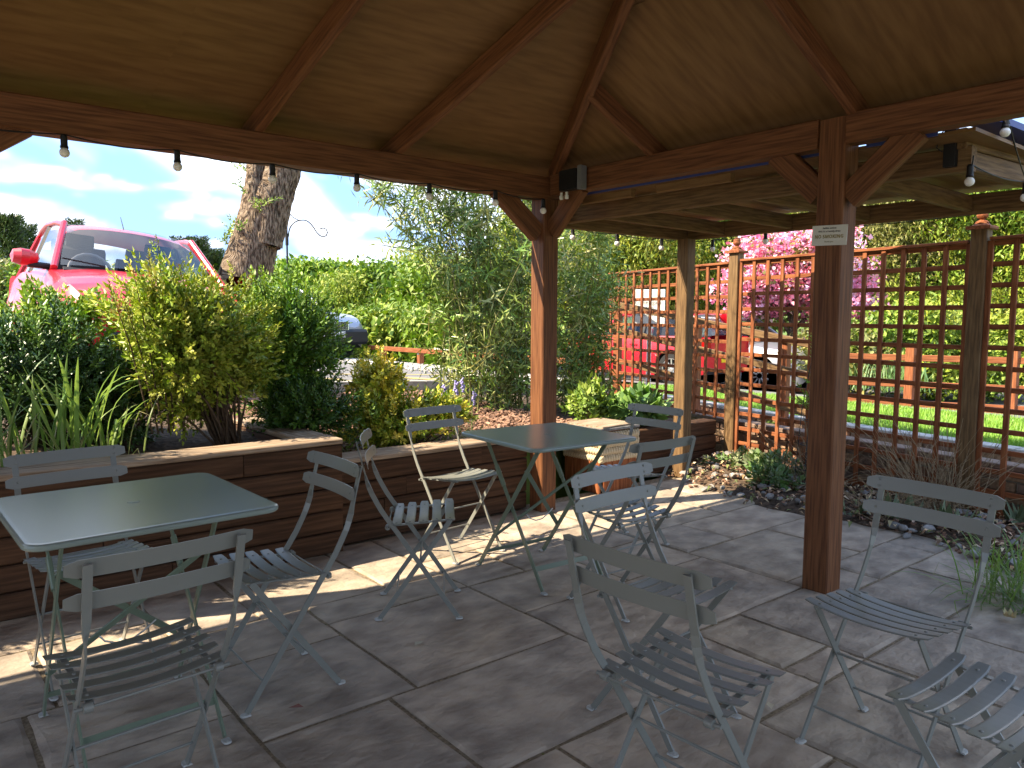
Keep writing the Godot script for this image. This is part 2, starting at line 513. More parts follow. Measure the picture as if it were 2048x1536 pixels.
# folding bistro chair: forward is -z, its base at the middle of the rear seat edge
func make_chair() -> Node3D:
	var t := thing("folding_chair", "", "chair")
	var paint: Material = M.chair_paint
	# uprights: bowed from the slats to the seat hinge, twisted a quarter turn, then straight down to the front feet
	var prof := [Vector2(-0.143, 0.812), Vector2(-0.128, 0.752), Vector2(-0.115, 0.70), Vector2(-0.107, 0.668), Vector2(-0.101, 0.64), Vector2(-0.092, 0.612), Vector2(-0.079, 0.58), Vector2(-0.061, 0.545), Vector2(-0.038, 0.503), Vector2(-0.008, 0.458), Vector2(0.033, 0.40), Vector2(0.288, 0.024), Vector2(0.300, 0.008)]
	var turnv := [0.0, 0.0, 0.0, 0.12, 0.45, 0.8, 1, 1, 1, 1, 1, 1, 1]
	for s in [-1.0, 1.0]:
		var b := MB.new()
		var pts := []
		var wd := []
		for i in prof.size():
			var xoff := 0.1755
			pts.append(Vector3(s * xoff, prof[i].y, -prof[i].x))
			var an: float = turnv[i] * PI / 2
			wd.append(Vector3(cos(an), 0.2 * sin(an), -sin(an)))
		b.sweep(pts, wd, 0.021, 0.0055)
		var leg := put("back_leg_frame", b, paint, t)
		put("foot_pad", pad_mesh(), M.foot_plastic, leg, Vector3(s * 0.1755, 0, -0.294))
		# inner leg from seat front to rear foot
		var c := MB.new()
		c.bar(Vector3(s * 0.162, 0.452, -0.268), Vector3(s * 0.162, 0.006, 0.050), 0.0055, 0.021, Vector3.RIGHT)
		var leg2 := put("seat_leg", c, paint, t)
		put("foot_pad", pad_mesh(), M.foot_plastic, leg2, Vector3(s * 0.162, 0, 0.046), Basis(Vector3.UP, PI))
		# seat rail under the slats
		var d := MB.new()
		d.sweep([Vector3(s * 0.150, 0.428, 0.004), Vector3(s * 0.150, 0.440, -0.15), Vector3(s * 0.150, 0.452, -0.288)], [Vector3.RIGHT, Vector3.RIGHT, Vector3.RIGHT], 0.016, 0.006)
		put("seat_rail", d, paint, t)
		var hk := MB.new()
		hk.tube([Vector3(s * 0.148, 0.424, 0.012), Vector3(s * 0.169, 0.424, 0.012)], 0.0125, 12)
		put("hinge_hook", hk, paint, t)
		var bl := MB.new()
		bl.tube([Vector3(s * 0.166, 0.424, 0.010), Vector3(s * 0.188, 0.424, 0.010)], 0.0055, 8)
		put("hinge_bolt", bl, M.chair_paint, t)
	for rod in [[0.424, 0.012, 0.166, 0.0038], [0.256, -0.131, 0.175, 0.0045], [0.100, -0.238, 0.174, 0.0042], [0.105, -0.021, 0.160, 0.0042]]:
		var r := MB.new()
		r.tube([Vector3(-rod[2], rod[0], rod[1]), Vector3(rod[2], rod[0], rod[1])], rod[3], 8)
		put("cross_rod", r, paint, t)
	# five sprung seat slats, hollowed across
	for k in 5:
		var z := -0.026 - k * 0.0600
		var y := 0.444 + k * 0.0050
		var P := []
		var Q := []
		var nx := 12
		for i in nx + 1:
			var x := -0.192 + 0.384 * i / nx
			var sag := 0.017 * (1.0 - pow(absf(x) / 0.192, 2.0))
			var wz := 0.0215 if absf(x) < 0.186 else 0.0165
			P.append([Vector3(x, y - sag, z - wz), Vector3(x, y - sag + 0.0012, z - wz * 0.8), Vector3(x, y - sag + 0.0012, z + wz * 0.8), Vector3(x, y - sag, z + wz)])
			Q.append([Vector3(x, y - sag - 0.0022, z + wz), Vector3(x, y - sag - 0.0022, z - wz)])
		var b := MB.new()
		for i in nx:
			for j in 3:
				b.quad(P[i][j], P[i][j + 1], P[i + 1][j + 1], P[i + 1][j])
			b.quad(P[i][3], Q[i][0], Q[i + 1][0], P[i + 1][3]); b.quad(Q[i][1], P[i][0], P[i + 1][0], Q[i + 1][1]); b.quad(Q[i][0], Q[i][1], Q[i + 1][1], Q[i + 1][0])
		b.quad(P[0][0], Q[0][1], Q[0][0], P[0][3]); b.quad(P[nx][3], Q[nx][0], Q[nx][1], P[nx][0])
		var sl := put("seat_slat", b, paint, t)
		for s in [-1.0, 1.0]:
			put("rivet", rivet_mesh(), M.chair_paint, sl, Vector3(s * 0.150, y + 0.0012 - 0.017 * (1.0 - pow(0.150 / 0.192, 2.0)), z))
	# two bowed back slats with rounded corners
	for k in 2:
		var y0: float = [0.7755, 0.693][k]
		var y1: float = [0.8205, 0.7375][k]
		var b := MB.new()
		var F := []
		var nx := 16
		for i in nx + 1:
			var x := -0.2175 + 0.435 * i / nx
			var e := maxf(0.0, absf(x) - 0.2075) / 0.010
			var cut := 0.009 * (1.0 - sqrt(maxf(0.0, 1.0 - e * e)))
			var bow := 0.020 * pow(x / 0.2175, 2.0)
			var row := []
			for q in [Vector2(y0 + cut, 0), Vector2(y1 - cut, 0), Vector2(y1 - cut, 1), Vector2(y0 + cut, 1)]:
				var lean: float = (q.x - 0.693) * 0.245
				row.append(Vector3(x, q.x, 0.106 + lean - bow + q.y * 0.0025))
			F.append(row)
		for i in nx:
			for j in 4:
				b.quad(F[i][j], F[i][(j + 1) % 4], F[i + 1][(j + 1) % 4], F[i + 1][j])
		b.quad(F[0][3], F[0][2], F[0][1], F[0][0]); b.quad(F[nx][0], F[nx][1], F[nx][2], F[nx][3])
		var sl := put("back_slat", b, paint, t)
		for s in [-1.0, 1.0]:
			for yy in ([0.787, 0.809] if k == 0 else [0.716]):
				var zf: float = 0.106 + (yy - 0.693) * 0.245 - 0.020 * pow(0.1755 / 0.2175, 2.0)
				put("rivet", rivet_mesh(), M.chair_paint, sl, Vector3(s * 0.1755, yy, zf), Basis(Vector3.RIGHT, -PI / 2))
				put("rivet", rivet_mesh(), M.chair_paint, sl, Vector3(s * 0.1755, yy, zf + 0.010), Basis(Vector3.RIGHT, PI / 2))
	return t

# square folding table: origin on the floor under the middle of the top
func make_table(called: String, label: String, at: Vector3, turn: float, size: float, nearz: float, farz: float) -> Node3D:
	var t := thing(called, label, "table", at, turn, "square folding tables")
	var h := size / 2
	var r := 0.062
	var ring := []
	for q in 4:
		var cx: float = [1, -1, -1, 1][q] * (h - r)
		var cz: float = [1, 1, -1, -1][q] * (h - r)
		for k in 9:
			var a := PI / 2 * q + PI / 2 * k / 8.0
			ring.append([Vector2(cx, cz), Vector2(cos(a), sin(a))])
	var b := MB.new()
	var lev := [[0.0, 0.7200], [0.0045, 0.7235], [0.0055, 0.7300], [0.0030, 0.7362], [-0.004, 0.7392], [-0.014, 0.7400]]
	var K := ring.size()
	var rows := []
	for l in lev:
		var row := []
		for k in K + 1:
			var g: Array = ring[k % K]
			var p: Vector2 = g[0] + g[1] * (r + l[0] - 0.0055)
			row.append(Vector3(p.x, l[1], p.y))
		rows.append(row)
	for i in rows.size() - 1:
		for k in K:
			b.quad(rows[i][k], rows[i + 1][k], rows[i + 1][k + 1], rows[i][k + 1])
	for k in K:
		b.tri(Vector3(0, 0.7400, 0), rows[-1][k + 1], rows[-1][k])
		b.tri(Vector3(0, 0.7200, 0), rows[0][k], rows[0][k + 1])
	put("table_top", b, M.table_paint, t)
	var cp := MB.new()
	cp.lathe([Vector2(0.019, 0.7402), Vector2(0.0185, 0.7418), Vector2(0.0165, 0.7424), Vector2(0, 0.7424)], 24)
	put("parasol_hole_cap", cp, M.table_paint, t)
	# two crossed frames of flat bar
	for f in [[-0.26, 0.18, farz, 0.27], [-0.236, 0.156, nearz, -0.24]]:
		for x in [f[0], f[1]]:
			var lg := MB.new()
			lg.bar(Vector3(x, 0.722, f[3]), Vector3(x, 0.010, f[2]), 0.006, 0.024, Vector3.RIGHT)
			var o := put("leg", lg, M.frame_paint, t)
			put("foot_pad", pad_mesh(), M.foot_plastic, o, Vector3(x, 0, f[2] + (0.004 if f[2] > 0 else -0.004)), Basis(Vector3.UP, PI if f[2] > 0 else 0.0))
		var k: float = 0.10 / 0.722
		var z: float = lerpf(f[2], f[3], k)
		var br := MB.new()
		br.bar(Vector3(f[0], 0.10, z), Vector3(f[1], 0.10, z), 0.024, 0.006, Vector3(0, 0.722, f[3] - f[2]).normalized())
		put("low_bar", br, M.frame_paint, t)
		var tp := MB.new()
		tp.tube([Vector3(f[0] - 0.02, 0.713, f[3]), Vector3(f[1] + 0.02, 0.713, f[3])], 0.006, 8)
		put("top_rod", tp, M.frame_paint, t)
	# stiffening cross in the far-footed frame, with its wire stay
	var pa := func(x: float, u: float) -> Vector3: return Vector3(x, 0.722 * u, lerpf(farz, 0.27, u))
	var nrm := Vector3(0, 0.27 - farz, -0.722).normalized()
	for d in [[-0.26, 0.18, 0.0], [0.18, -0.26, 0.0065]]:
		var br := MB.new()
		var p: Vector3 = pa.call(d[0], 0.26) + nrm * (0.0065 + d[2])
		var q: Vector3 = pa.call(d[1], 0.82) + nrm * (0.0065 + d[2])
		br.bar(p, q, 0.006, 0.022, nrm)
		put("cross_brace", br, M.frame_paint, t)
	var w := MB.new()
	var mid: Vector3 = pa.call(-0.04, 0.5) + nrm * 0.02
	w.tube([mid + Vector3(-0.085, -0.055, 0), mid + Vector3(-0.07, -0.075, 0.004), mid + Vector3(-0.03, -0.092, 0.008), mid + Vector3(0.01, -0.09, 0.008), mid + Vector3(0.05, -0.07, 0.006), mid + Vector3(0.09, -0.045, 0)], 0.003, 6)
	put("wire_stay", w, M.steel, t)
	# sliding locks on the near-footed legs
	for x in [-0.236, 0.156]:
		var lk := MB.new()
		var u := Vector3(0, 0.712, -0.24 - nearz).normalized()
		var p := Vector3(x, 0.010, nearz).lerp(Vector3(x, 0.722, -0.24), 0.66)
		lk.bar(p, p + u * 0.115, 0.016, 0.028, Vector3.RIGHT, 0.004)
		put("folding_lock", lk, M.frame_paint, t)
	return t

func make_furniture() -> void:
	var list := [
		[Vector3(0.487, 0, -2.029), 356.3, "folding chair at the pale table with its back to the open patio", "chairs at the table by the tall planter"],
		[Vector3(0.549, 0, -3.371), 175.6, "folding chair between the tall sleeper planter and the pale table", "chairs at the table by the tall planter"],
		[Vector3(1.191, 0, -2.686), 270.1, "folding chair at the side of the pale table facing along the tall planter", "chairs at the table by the tall planter"],
		[Vector3(1.792, 0, -3.066), 123.9, "folding chair turned askew between the two tables", "chairs at the table by the corner post"],
		[Vector3(2.527, 0, -3.705), 175.3, "folding chair backed against the low planter, legs in dappled sun", "chairs at the table by the corner post"],
		[Vector3(3.519, 0, -3.053), 269.5, "folding chair beside the rope-wrapped stand, facing the corner-post table", "chairs at the table by the corner post"],
		[Vector3(2.679, 0, -2.308), 1.7, "folding chair tucked up to the corner-post table with its back to the patio", "chairs at the table by the corner post"],
		[Vector3(2.007, 0, -1.754), 178.3, "folding chair turned away from the corner-post table towards the open patio", "chairs pulled out on the open patio"],
		[Vector3(1.441, 0, -1.184), 86.6, "folding chair in the middle of the open patio facing the notice post", "chairs pulled out on the open patio"],
		[Vector3(2.517, 0, -1.044), 272.7, "folding chair in front of the post with the no smoking notice, facing the patio", "chairs pulled out on the open patio"],
		[Vector3(2.002, 0, -0.511), 1.0, "folding chair at the open end of the patio, its seat cut by the picture edge", "chairs pulled out on the open patio"],
	]
	var proto := make_chair()
	for i in list.size():
		var o: Node3D = proto if i == 0 else proto.duplicate()
		if i > 0:
			o.name = numbered("folding_chair"); add_child(o)
		o.position = list[i][0] + Vector3(0, 0.004, 0)
		o.rotation.y = -deg_to_rad(list[i][1])
		tag(o, list[i][2], "chair", list[i][3])
	make_table("folding_table", "pale grey-green square folding table beside the tall sleeper planter", Vector3(0.615, 0.004, -2.752), deg_to_rad(1.5), 0.735, 0.35, -0.19)
	make_table("folding_table", "grey-green square folding table beside the sunlit corner post", Vector3(2.705, 0.004, -3.005), deg_to_rad(-4.0), 0.70, 0.275, -0.262)

func slab_mesh(x0: float, x1: float, z0: float, z1: float) -> ArrayMesh:
	var b := MB.new()
	var w := x1 - x0
	var d := z1 - z0
	var ring := []
	var cs := [Vector2(-w / 2, -d / 2), Vector2(w / 2, -d / 2), Vector2(w / 2, d / 2), Vector2(-w / 2, d / 2)]
	for q in 4:
		var a: Vector2 = cs[q]
		var e: Vector2 = cs[(q + 1) % 4]
		var per := (e - a).orthogonal().normalized()
		for k in 4:
			var j := R.randf_range(0.004, 0.012) if k > 0 else 0.009
			var p := a.lerp(e, k / 4.0)
			var inward := -p.normalized() * j * 1.2 if k == 0 else (per * j if (p + per * j).length() < p.length() else -per * j)
			ring.append(p + inward)
	var tops := []
	for k in ring.size():
		tops.append(Vector3(ring[k].x, -0.006 + R.randf_range(-0.003, 0.002), ring[k].y))
	var ins := []
	for k in ring.size():
		var p: Vector2 = ring[k]
		var q := p - p.normalized() * R.randf_range(0.012, 0.026)
		ins.append(Vector3(q.x, R.randf_range(-0.0015, 0.001), q.y))
	var ctr := Vector3(0, 0.001, 0)
	var n := ring.size()
	for k in n:
		var j := (k + 1) % n
		b.quad(tops[j], tops[k], tops[k] - Vector3(0, 0.03, 0), tops[j] - Vector3(0, 0.03, 0))
		b.quad(ins[j], ins[k], tops[k], tops[j])
		b.tri(ctr, ins[k], ins[j]) if false else b.tri(ctr, ins[j], ins[k])
	return b.mesh()

func make_patio() -> void:
	var base := MB.new()
	base.box(Vector3(0.0, -0.0585, 1.4), Vector3(16.0, 0.1, 11.2))
	var pat := struct("patio", base, M.joint_sand)
	R.seed = 77
	var rects := []
	var rows := [
		# strip beside the tall planter
		[-3.4, 0.87, [[-4.1, -3.6, [-3.4, -2.6, -1.9, -1.2, -0.5, 0.23, 0.87]], [-3.6, -3.0, [-3.4, -2.9, -2.2, -1.6, -0.9, -0.1, 0.40, 0.87]], [-3.0, -2.57, [-3.4, -2.7, -2.0, -1.3, -0.7, 0.30, 0.87]], [-2.57, -2.0, [-3.4, -2.8, -2.1, -1.4, -0.8, -0.1, 0.87]], [-2.0, -1.4, [-3.4, -2.6, -1.9, -1.3, -0.5, 0.2, 0.87]], [-1.4, -0.8, [-3.4, -2.8, -2.0, -1.3, -0.6, 0.25, 0.87]], [-0.8, 0.0, [-3.4, -2.6, -1.9, -1.2, -0.4, 0.3, 0.87]], [0.0, 0.9, [-3.4, -2.7, -1.8, -0.9, 0.0, 0.87]], [0.9, 1.75, [-3.4, -2.5, -1.6, -0.7, 0.2, 0.87]]]],
		[0.87, 2.235, [[-4.1, -3.32, [0.87, 1.25, 1.90, 2.235]], [-2.33, -1.72, [0.87, 1.34, 2.235]], [-1.72, -1.12, [0.87, 1.60, 2.235]], [-1.12, -0.5, [0.87, 1.34, 2.235]], [-0.5, 0.1, [0.87, 1.7, 2.235]], [0.1, 0.9, [0.87, 1.5, 2.235]], [0.9, 1.75, [0.87, 1.6, 2.235]]]],
		[2.235, 3.57, [[-4.1, -3.55, [2.235, 2.85, 3.57]], [-3.55, -3.08, [2.235, 2.62, 3.57]], [-3.08, -2.63, [2.235, 2.95, 3.57]], [-2.63, -2.0, [2.235, 2.82, 3.57]], [-1.4, -0.8, [2.235, 3.0, 3.57]], [-0.8, -0.1, [2.235, 2.9, 3.57]], [-0.1, 0.8, [2.235, 3.57]], [0.8, 1.75, [2.235, 2.9, 3.57]]]],
		[3.57, 5.5, [[-4.1, -3.62, [3.57, 4.2, 4.8, 5.4]], [-3.62, -3.15, [3.57, 4.5, 5.3]], [-3.15, -2.73, [3.57, 4.02, 4.9, 5.3]], [-2.73, -2.1, [3.57, 4.38, 5.1]], [-2.1, -1.81, [3.57, 4.0, 4.69, 5.2]], [-1.81, -1.37, [3.57, 4.31, 5.0]], [-1.37, -0.8, [3.57, 4.25, 4.9]], [-0.8, 0.0, [3.57, 4.3, 5.0]], [0.0, 0.9, [3.57, 4.4, 5.0]], [0.9, 1.75, [3.57, 4.2, 5.0]]]],
	]
	for s in rows:
		for r in s[2]:
			for i in r[2].size() - 1:
				rects.append([r[2][i], r[2][i + 1], r[0], r[1]])
	rects.append_array([[0.87, 1.46, -3.32, -2.94], [1.46, 2.235, -3.32, -3.08], [0.87, 1.46, -2.94, -2.33], [1.46, 2.235, -3.08, -2.33], [2.235, 2.66, -2.0, -1.4], [2.66, 3.0, -2.0, -1.56], [2.66, 3.0, -1.56, -1.4], [3.0, 3.57, -2.0, -1.4]])
	for r in rects:
		var o := put("paving_slab", slab_mesh(r[0], r[1], r[2], r[3]), M["slab_%d" % R.randi_range(0, 3)], pat, Vector3((r[0] + r[1]) / 2, R.randf_range(-0.002, 0.002), (r[2] + r[3]) / 2))
		o.rotation = Vector3(R.randf_range(-0.003, 0.003), 0, R.randf_range(-0.003, 0.003))
	# moss and grit in the joints, uncountable
	var mb := MB.new()
	mb.lathe([Vector2(0.006, 0), Vector2(0.005, 0.004), Vector2(0, 0.006)], 6)
	var xf := []
	var cols := []
	for k in 2600:
		var r: Array = rects[R.randi() % rects.size()]
		if r[0] < -0.5 or r[3] > -0.3:
			continue
		var along := R.randf()
		var side := R.randi() % 2
		var p := Vector3(lerpf(r[0], r[1], along), 0, r[3] + R.randf_range(-0.008, 0.008)) if side == 0 else Vector3(r[1] + R.randf_range(-0.008, 0.008), 0, lerpf(r[2], r[3], along))
		p.y = -0.013
		xf.append(Transform3D(Basis(Vector3.UP, R.randf() * TAU).scaled(Vector3.ONE * R.randf_range(0.4, 1.15)), p))
		cols.append(Color(0.30, 0.23, 0.13).lerp(Color(0.14, 0.15, 0.035), float(R.randf() > 0.72)) * R.randf_range(0.5, 1.0))
	var g := copies("joint_grit", mb.mesh(), M.dry_stem, xf, cols, pat)
	g.set_meta("kind", "stuff")
	# a few fallen scraps on the paving
	var lf := leaf_mesh(0.5, 0.12)
	for q in [[Vector3(1.06, 0.012, -2.43), Color(0.20, 0.05, 0.03)], [Vector3(3.30, 0.010, -2.27), Color(0.14, 0.07, 0.04)], [Vector3(2.32, 0.012, -1.40), Color(0.55, 0.48, 0.36)], [Vector3(2.05, 0.010, -1.95), Color(0.18, 0.10, 0.06)], [Vector3(1.63, 0.010, -2.62), Color(0.5, 0.45, 0.36)]]:
		var o := put("fallen_leaf", lf, M.leaf.duplicate(), null, q[0], Basis(Vector3.UP, R.randf() * TAU) * Basis(Vector3.RIGHT, -1.5).scaled(Vector3.ONE * 0.055))
		o.material_override.albedo_color = q[1].linear_to_srgb()
		tag(o, "small curled dry leaf lying on the stone paving", "leaf", "dry leaves fallen on the paving")

func sleeper_wall(parent: Node, p: Vector3, q: Vector3, top: float, n: int, dep: float, inward: Vector3, lengths: Array) -> void:
	var L := (q - p).length()
	var x := (q - p).normalized()
	var h := top / n
	for c in n:
		var s := -R.randf_range(0.0, 0.7) if c % 2 == 0 else -R.randf_range(0.5, 1.2)
		if c == n - 1:
			s = -0.02
		var k := c
		while s < L - 0.01:
			var ln: float = lengths[k % lengths.size()]
			k += 1
			var a := maxf(s, 0.0)
			var e := minf(s + ln, L)
			if L - e < 0.25:
				e = L
			s = e if e == L else s + ln
			if e - a < 0.05:
				continue
			var off := inward * (dep / 2 + R.randf_range(-0.004, 0.004)) + Vector3(0, h * (c + 0.5), 0)
			var o := timber("sleeper", p + x * (a + 0.002) + off, p + x * (e - 0.002) + off, h - 0.007, dep, M["sleeper_%d" % R.randi_range(0, 2)] if c < n - 1 else M["weathered_%d" % R.randi_range(0, 1)] if false else M["sleeper_%d" % R.randi_range(0, 2)], parent, Vector3.UP, 0.008)
			o.rotate_object_local(Vector3.RIGHT, R.randf_range(-0.006, 0.006))

func make_planters() -> void:
	R.seed = 5
	var a := thing("raised_planter", "tall raised bed of stacked dark timber sleepers with sunlit top, beside the pale table", "planter", Vector3.ZERO, 0, "sleeper planters")
	sleeper_wall(a, Vector3(-3.4, 0, -3.98), Vector3(2.0, 0, -3.98), 0.635, 5, 0.20, Vector3(0, 0, -1), [1.55, 2.1, 1.2])
	sleeper_wall(a, Vector3(2.0, 0, -4.185), Vector3(2.0, 0, -5.2), 0.635, 5, 0.20, Vector3(-1, 0, 0), [1.2])
	for s in [[Vector3(-3.4, 0.651, -4.078), Vector3(0.15, 0.651, -4.078)], [Vector3(0.154, 0.650, -4.078), Vector3(2.0, 0.650, -4.078)]]:
		timber("capping_sleeper", s[0], s[1], 0.030, 0.208, M.weathered_0, a, Vector3.UP, 0.006)
	timber("capping_sleeper", Vector3(1.897, 0.650, -4.186), Vector3(1.897, 0.650, -5.2), 0.030, 0.208, M.weathered_1, a, Vector3.UP, 0.006)
	var b := thing("raised_planter", "low raised bed of stacked timber sleepers with grey weathered top, ending at the corner post", "planter", Vector3.ZERO, 0, "sleeper planters")
	sleeper_wall(b, Vector3(2.004, 0, -4.09), Vector3(3.49, 0, -4.09), 0.49, 4, 0.20, Vector3(0, 0, -1), [1.1, 1.5, 0.8])
	timber("capping_sleeper", Vector3(2.004, 0.506, -4.195), Vector3(3.49, 0.506, -4.195), 0.030, 0.23, M.weathered_1, b, Vector3.UP, 0.006)
	var c := thing("raised_planter", "small brown sleeper planter between the rope-wrapped stand and the far roof post", "planter", Vector3.ZERO, 0, "sleeper planters")
	sleeper_wall(c, Vector3(4.65, 0, -4.30), Vector3(6.0, 0, -4.30), 0.41, 3, 0.15, Vector3(0, 0, -1), [0.7, 1.4])
	M.soil.resource_name = "soil"

const BX := 3.50   # inner faces of the corner post
const BZ := -3.94

func make_gazebo() -> void:
	R.seed = 9
	var g := thing("timber_gazebo", "brown stained timber gazebo with hipped plywood-lined roof over the patio", "gazebo")
	var st := func() -> Material: return M["stained_%d" % R.randi_range(0, 2)]
	# posts
	var posts := [[3.567, -4.008], [3.622, -1.935], [0.06, -4.008], [-3.4, -4.008], [3.622, 1.55], [0.06, 1.55], [-3.4, 1.55], [-3.4, -1.2]]
	for p in posts:
		var corner: bool = p[0] > 3.6
		timber("post", Vector3(p[0], -0.01, p[1]), Vector3(p[0], 2.162 if not (p[0] > 3.6 and p[1] > -3.0 and p[1] < 0.0) else 2.318, p[1]), 0.135, 0.135, st.call(), g, Vector3.BACK, 0.006)
	# wall plates
	timber("wall_plate", Vector3(-3.47, 2.236, -4.008), Vector3(3.64, 2.236, -4.008), 0.146, 0.132, M.stained_0, g)
	timber("wall_plate", Vector3(3.597, 2.255, -3.935), Vector3(3.597, 2.255, -2.006), 0.140, 0.10, M.stained_1, g)
	timber("wall_plate", Vector3(3.597, 2.257, -1.864), Vector3(3.597, 2.257, 1.62), 0.140, 0.10, M.stained_2, g)
	timber("wall_plate", Vector3(-3.47, 2.236, 1.55), Vector3(3.53, 2.236, 1.55), 0.146, 0.132, M.stained_0, g)
	timber("wall_plate", Vector3(-3.4, 2.236, -3.935), Vector3(-3.4, 2.236, 1.48), 0.146, 0.132, M.stained_0, g)
	# knee braces
	for q in [[Vector3(3.49, 1.90, -4.0), Vector3(3.14, 2.185, -4.0)], [Vector3(0.13, 1.90, -4.0), Vector3(0.51, 2.185, -4.0)], [Vector3(-0.01, 1.90, -4.0), Vector3(-0.39, 2.185, -4.0)]]:
		timber("knee_brace", q[0] + Vector3(0, 0.03, 0), q[1] + Vector3(0, 0.015, 0), 0.125, 0.07, st.call(), g)
	for q in [[Vector3(3.57, 1.93, -3.93), Vector3(3.57, 2.20, -3.66)], [Vector3(3.605, 1.95, -2.005), Vector3(3.605, 2.19, -2.25)], [Vector3(3.605, 1.92, -1.865), Vector3(3.605, 2.19, -1.56)]]:
		timber("knee_brace", q[0] + Vector3(0, 0.02, 0), q[1] + Vector3(0, 0.015, 0), 0.12, 0.06, st.call(), g)
	# roof planes: north rises 0.288 per metre from z = -3.94, east rises 0.46 per metre from x = 3.53
	var ny := func(z: float) -> float: return 2.312 + 0.288 * (z + 3.94)
	var ex := func(x: float) -> float: return 2.33 + 0.46 * (3.53 - x)
	var ridge_z := -1.22
	var ridge_y: float = ny.call(ridge_z)
	var hip_x: float = 3.53 - (ridge_y - 2.33) / 0.46
	var RD := 0.105
	for x in [1.545, 2.372, 0.06, -0.80, -1.66, -2.5]:
		var zz := ridge_z
		if x > hip_x:
			zz = -3.94 + (ex.call(x) - 2.312) / 0.288 - 0.05
		timber("rafter", Vector3(x, ny.call(-4.2) + RD / 2, -4.2), Vector3(x, ny.call(zz) + RD / 2, zz), RD, 0.047, st.call(), g)
		timber("rafter", Vector3(x, ny.call(-4.2) + RD / 2, 2 * ridge_z + 4.2), Vector3(x, ny.call(zz) + RD / 2, 2 * ridge_z - zz), RD, 0.047, st.call(), g)
	for z in [-3.06, -1.84, -0.62, 0.40]:
		var xx := hip_x
		if z < ridge_z:
			xx = maxf(hip_x, 3.53 - (ny.call(z) - 2.33) / 0.46)
		timber("rafter", Vector3(3.73, ex.call(3.73) + RD / 2, z), Vector3(xx + 0.02, ex.call(xx + 0.02) + RD / 2, z), RD, 0.047, st.call(), g)
	var hipf := Vector3(3.66, 2.30, -4.04)
	var hipt := Vector3(hip_x, ridge_y, ridge_z)
	timber("hip_rafter", hipf + Vector3(0, 0.055, 0), hipt + Vector3(0, 0.055, 0), 0.15, 0.050, M.stained_1, g)
	timber("hip_rafter", Vector3(3.66, 2.355, 2 * ridge_z + 4.04), hipt + Vector3(0, 0.055, 0), 0.15, 0.050, M.stained_1, g)
	timber("ridge_beam", hipt + Vector3(0, 0.05, 0), Vector3(-2.2, ridge_y + 0.05, ridge_z), 0.16, 0.05, M.stained_2, g)
	# plywood lining, sheet by sheet, its underside on the rafters
	var lift := 0.108
	var sheet := func(pts: Array, nrm: Vector3) -> void:
		var b := MB.new()
		var c := Vector3.ZERO
		for p in pts:
			c += p
		c /= pts.size()
		var up: Array = []
		var lo: Array = []
		for p in pts:
			lo.append(p - c); up.append(p - c + nrm * 0.018)
		var n := pts.size()
		for i in n:
			b.quad(lo[i], lo[(i + 1) % n], up[(i + 1) % n], up[i])
		for i in range(1, n - 1):
			b.tri(up[0], up[i], up[i + 1]); b.tri(lo[0], lo[i + 1], lo[i])
		put("plywood_sheet", b, M.plywood, g, c)
	var nn := Vector3(0, 1, -0.288).normalized()
	var sn := Vector3(0, 1, 0.288).normalized()
	var en := Vector3(0.46, 1, 0).normalized()
	var NP := func(x: float, z: float) -> Vector3: return Vector3(x, ny.call(z) + lift, z)
	var EP := func(x: float, z: float) -> Vector3: return Vector3(x, ex.call(x) + lift, z)
	var hx := func(z: float) -> float: return 3.53 - (ny.call(z) - 2.33) / 0.46
	var zs := [-4.24, -3.02, -1.8, ridge_z]
	for i in 3:
		var z0: float = zs[i]
		var z1: float = zs[i + 1]
		var xs := [-3.7, -1.4, 1.04]
		for j in 2:
			sheet.call([NP.call(xs[j], z0), NP.call(xs[j], z1), NP.call(xs[j + 1], z1), NP.call(xs[j + 1], z0)], nn)
		sheet.call([NP.call(1.04, z0), NP.call(1.04, z1), NP.call(maxf(1.05, hx.call(z1)), z1), NP.call(hx.call(z0), z0)], nn)
	sheet.call([NP.call(-3.7, -4.24) * Vector3(1, 1, 0) + Vector3(0, 0, 1.80), NP.call(hx.call(-4.24), -4.24) * Vector3(1, 1, 0) + Vector3(0, 0, 1.80), NP.call(hip_x, ridge_z), NP.call(-3.7, ridge_z)], sn)
	# felt-covered deck above the lining, lapped at ridge and hips
	var up := Vector3(0, 0.045, 0)
	sheet.call([NP.call(-3.7, -4.22) + up, NP.call(-3.7, ridge_z + 0.06) + up, NP.call(hip_x + 0.06, ridge_z + 0.06) + up, NP.call(hx.call(-4.22) + 0.06, -4.22) + up], nn)
	sheet.call([NP.call(-3.7, -4.22) * Vector3(1, 1, 0) + Vector3(0, 0.045, 1.78), NP.call(hx.call(-4.22) + 0.06, -4.22) * Vector3(1, 1, 0) + Vector3(0, 0.045, 1.78), NP.call(hip_x + 0.06, ridge_z) + up, NP.call(-3.7, ridge_z) + up], sn)
	sheet.call([EP.call(3.78, -4.24) + up, EP.call(hip_x - 0.05, ridge_z - 0.05) + up, EP.call(hip_x - 0.05, ridge_z + 0.05) + up, EP.call(3.78, 1.80) + up], en)
	# east hip, split across
	var hz := func(x: float) -> float: return -3.94 + (ex.call(x) - 2.312) / 0.288
	for q in [[3.79, 2.75], [2.746, hip_x + 0.3], [hip_x + 0.296, hip_x + 0.001]]:
		var za: float = hz.call(q[0])
		var zb: float = hz.call(q[1])
		sheet.call([EP.call(q[0], za), EP.call(q[1], zb), EP.call(q[1], 2 * ridge_z - zb), EP.call(q[0], 2 * ridge_z - za)], en)
	# fascia boards
	timber("fascia_board", Vector3(-3.7, 2.275, -4.252), Vector3(3.79, 2.275, -4.252), 0.10, 0.02, M.stained_2, g)
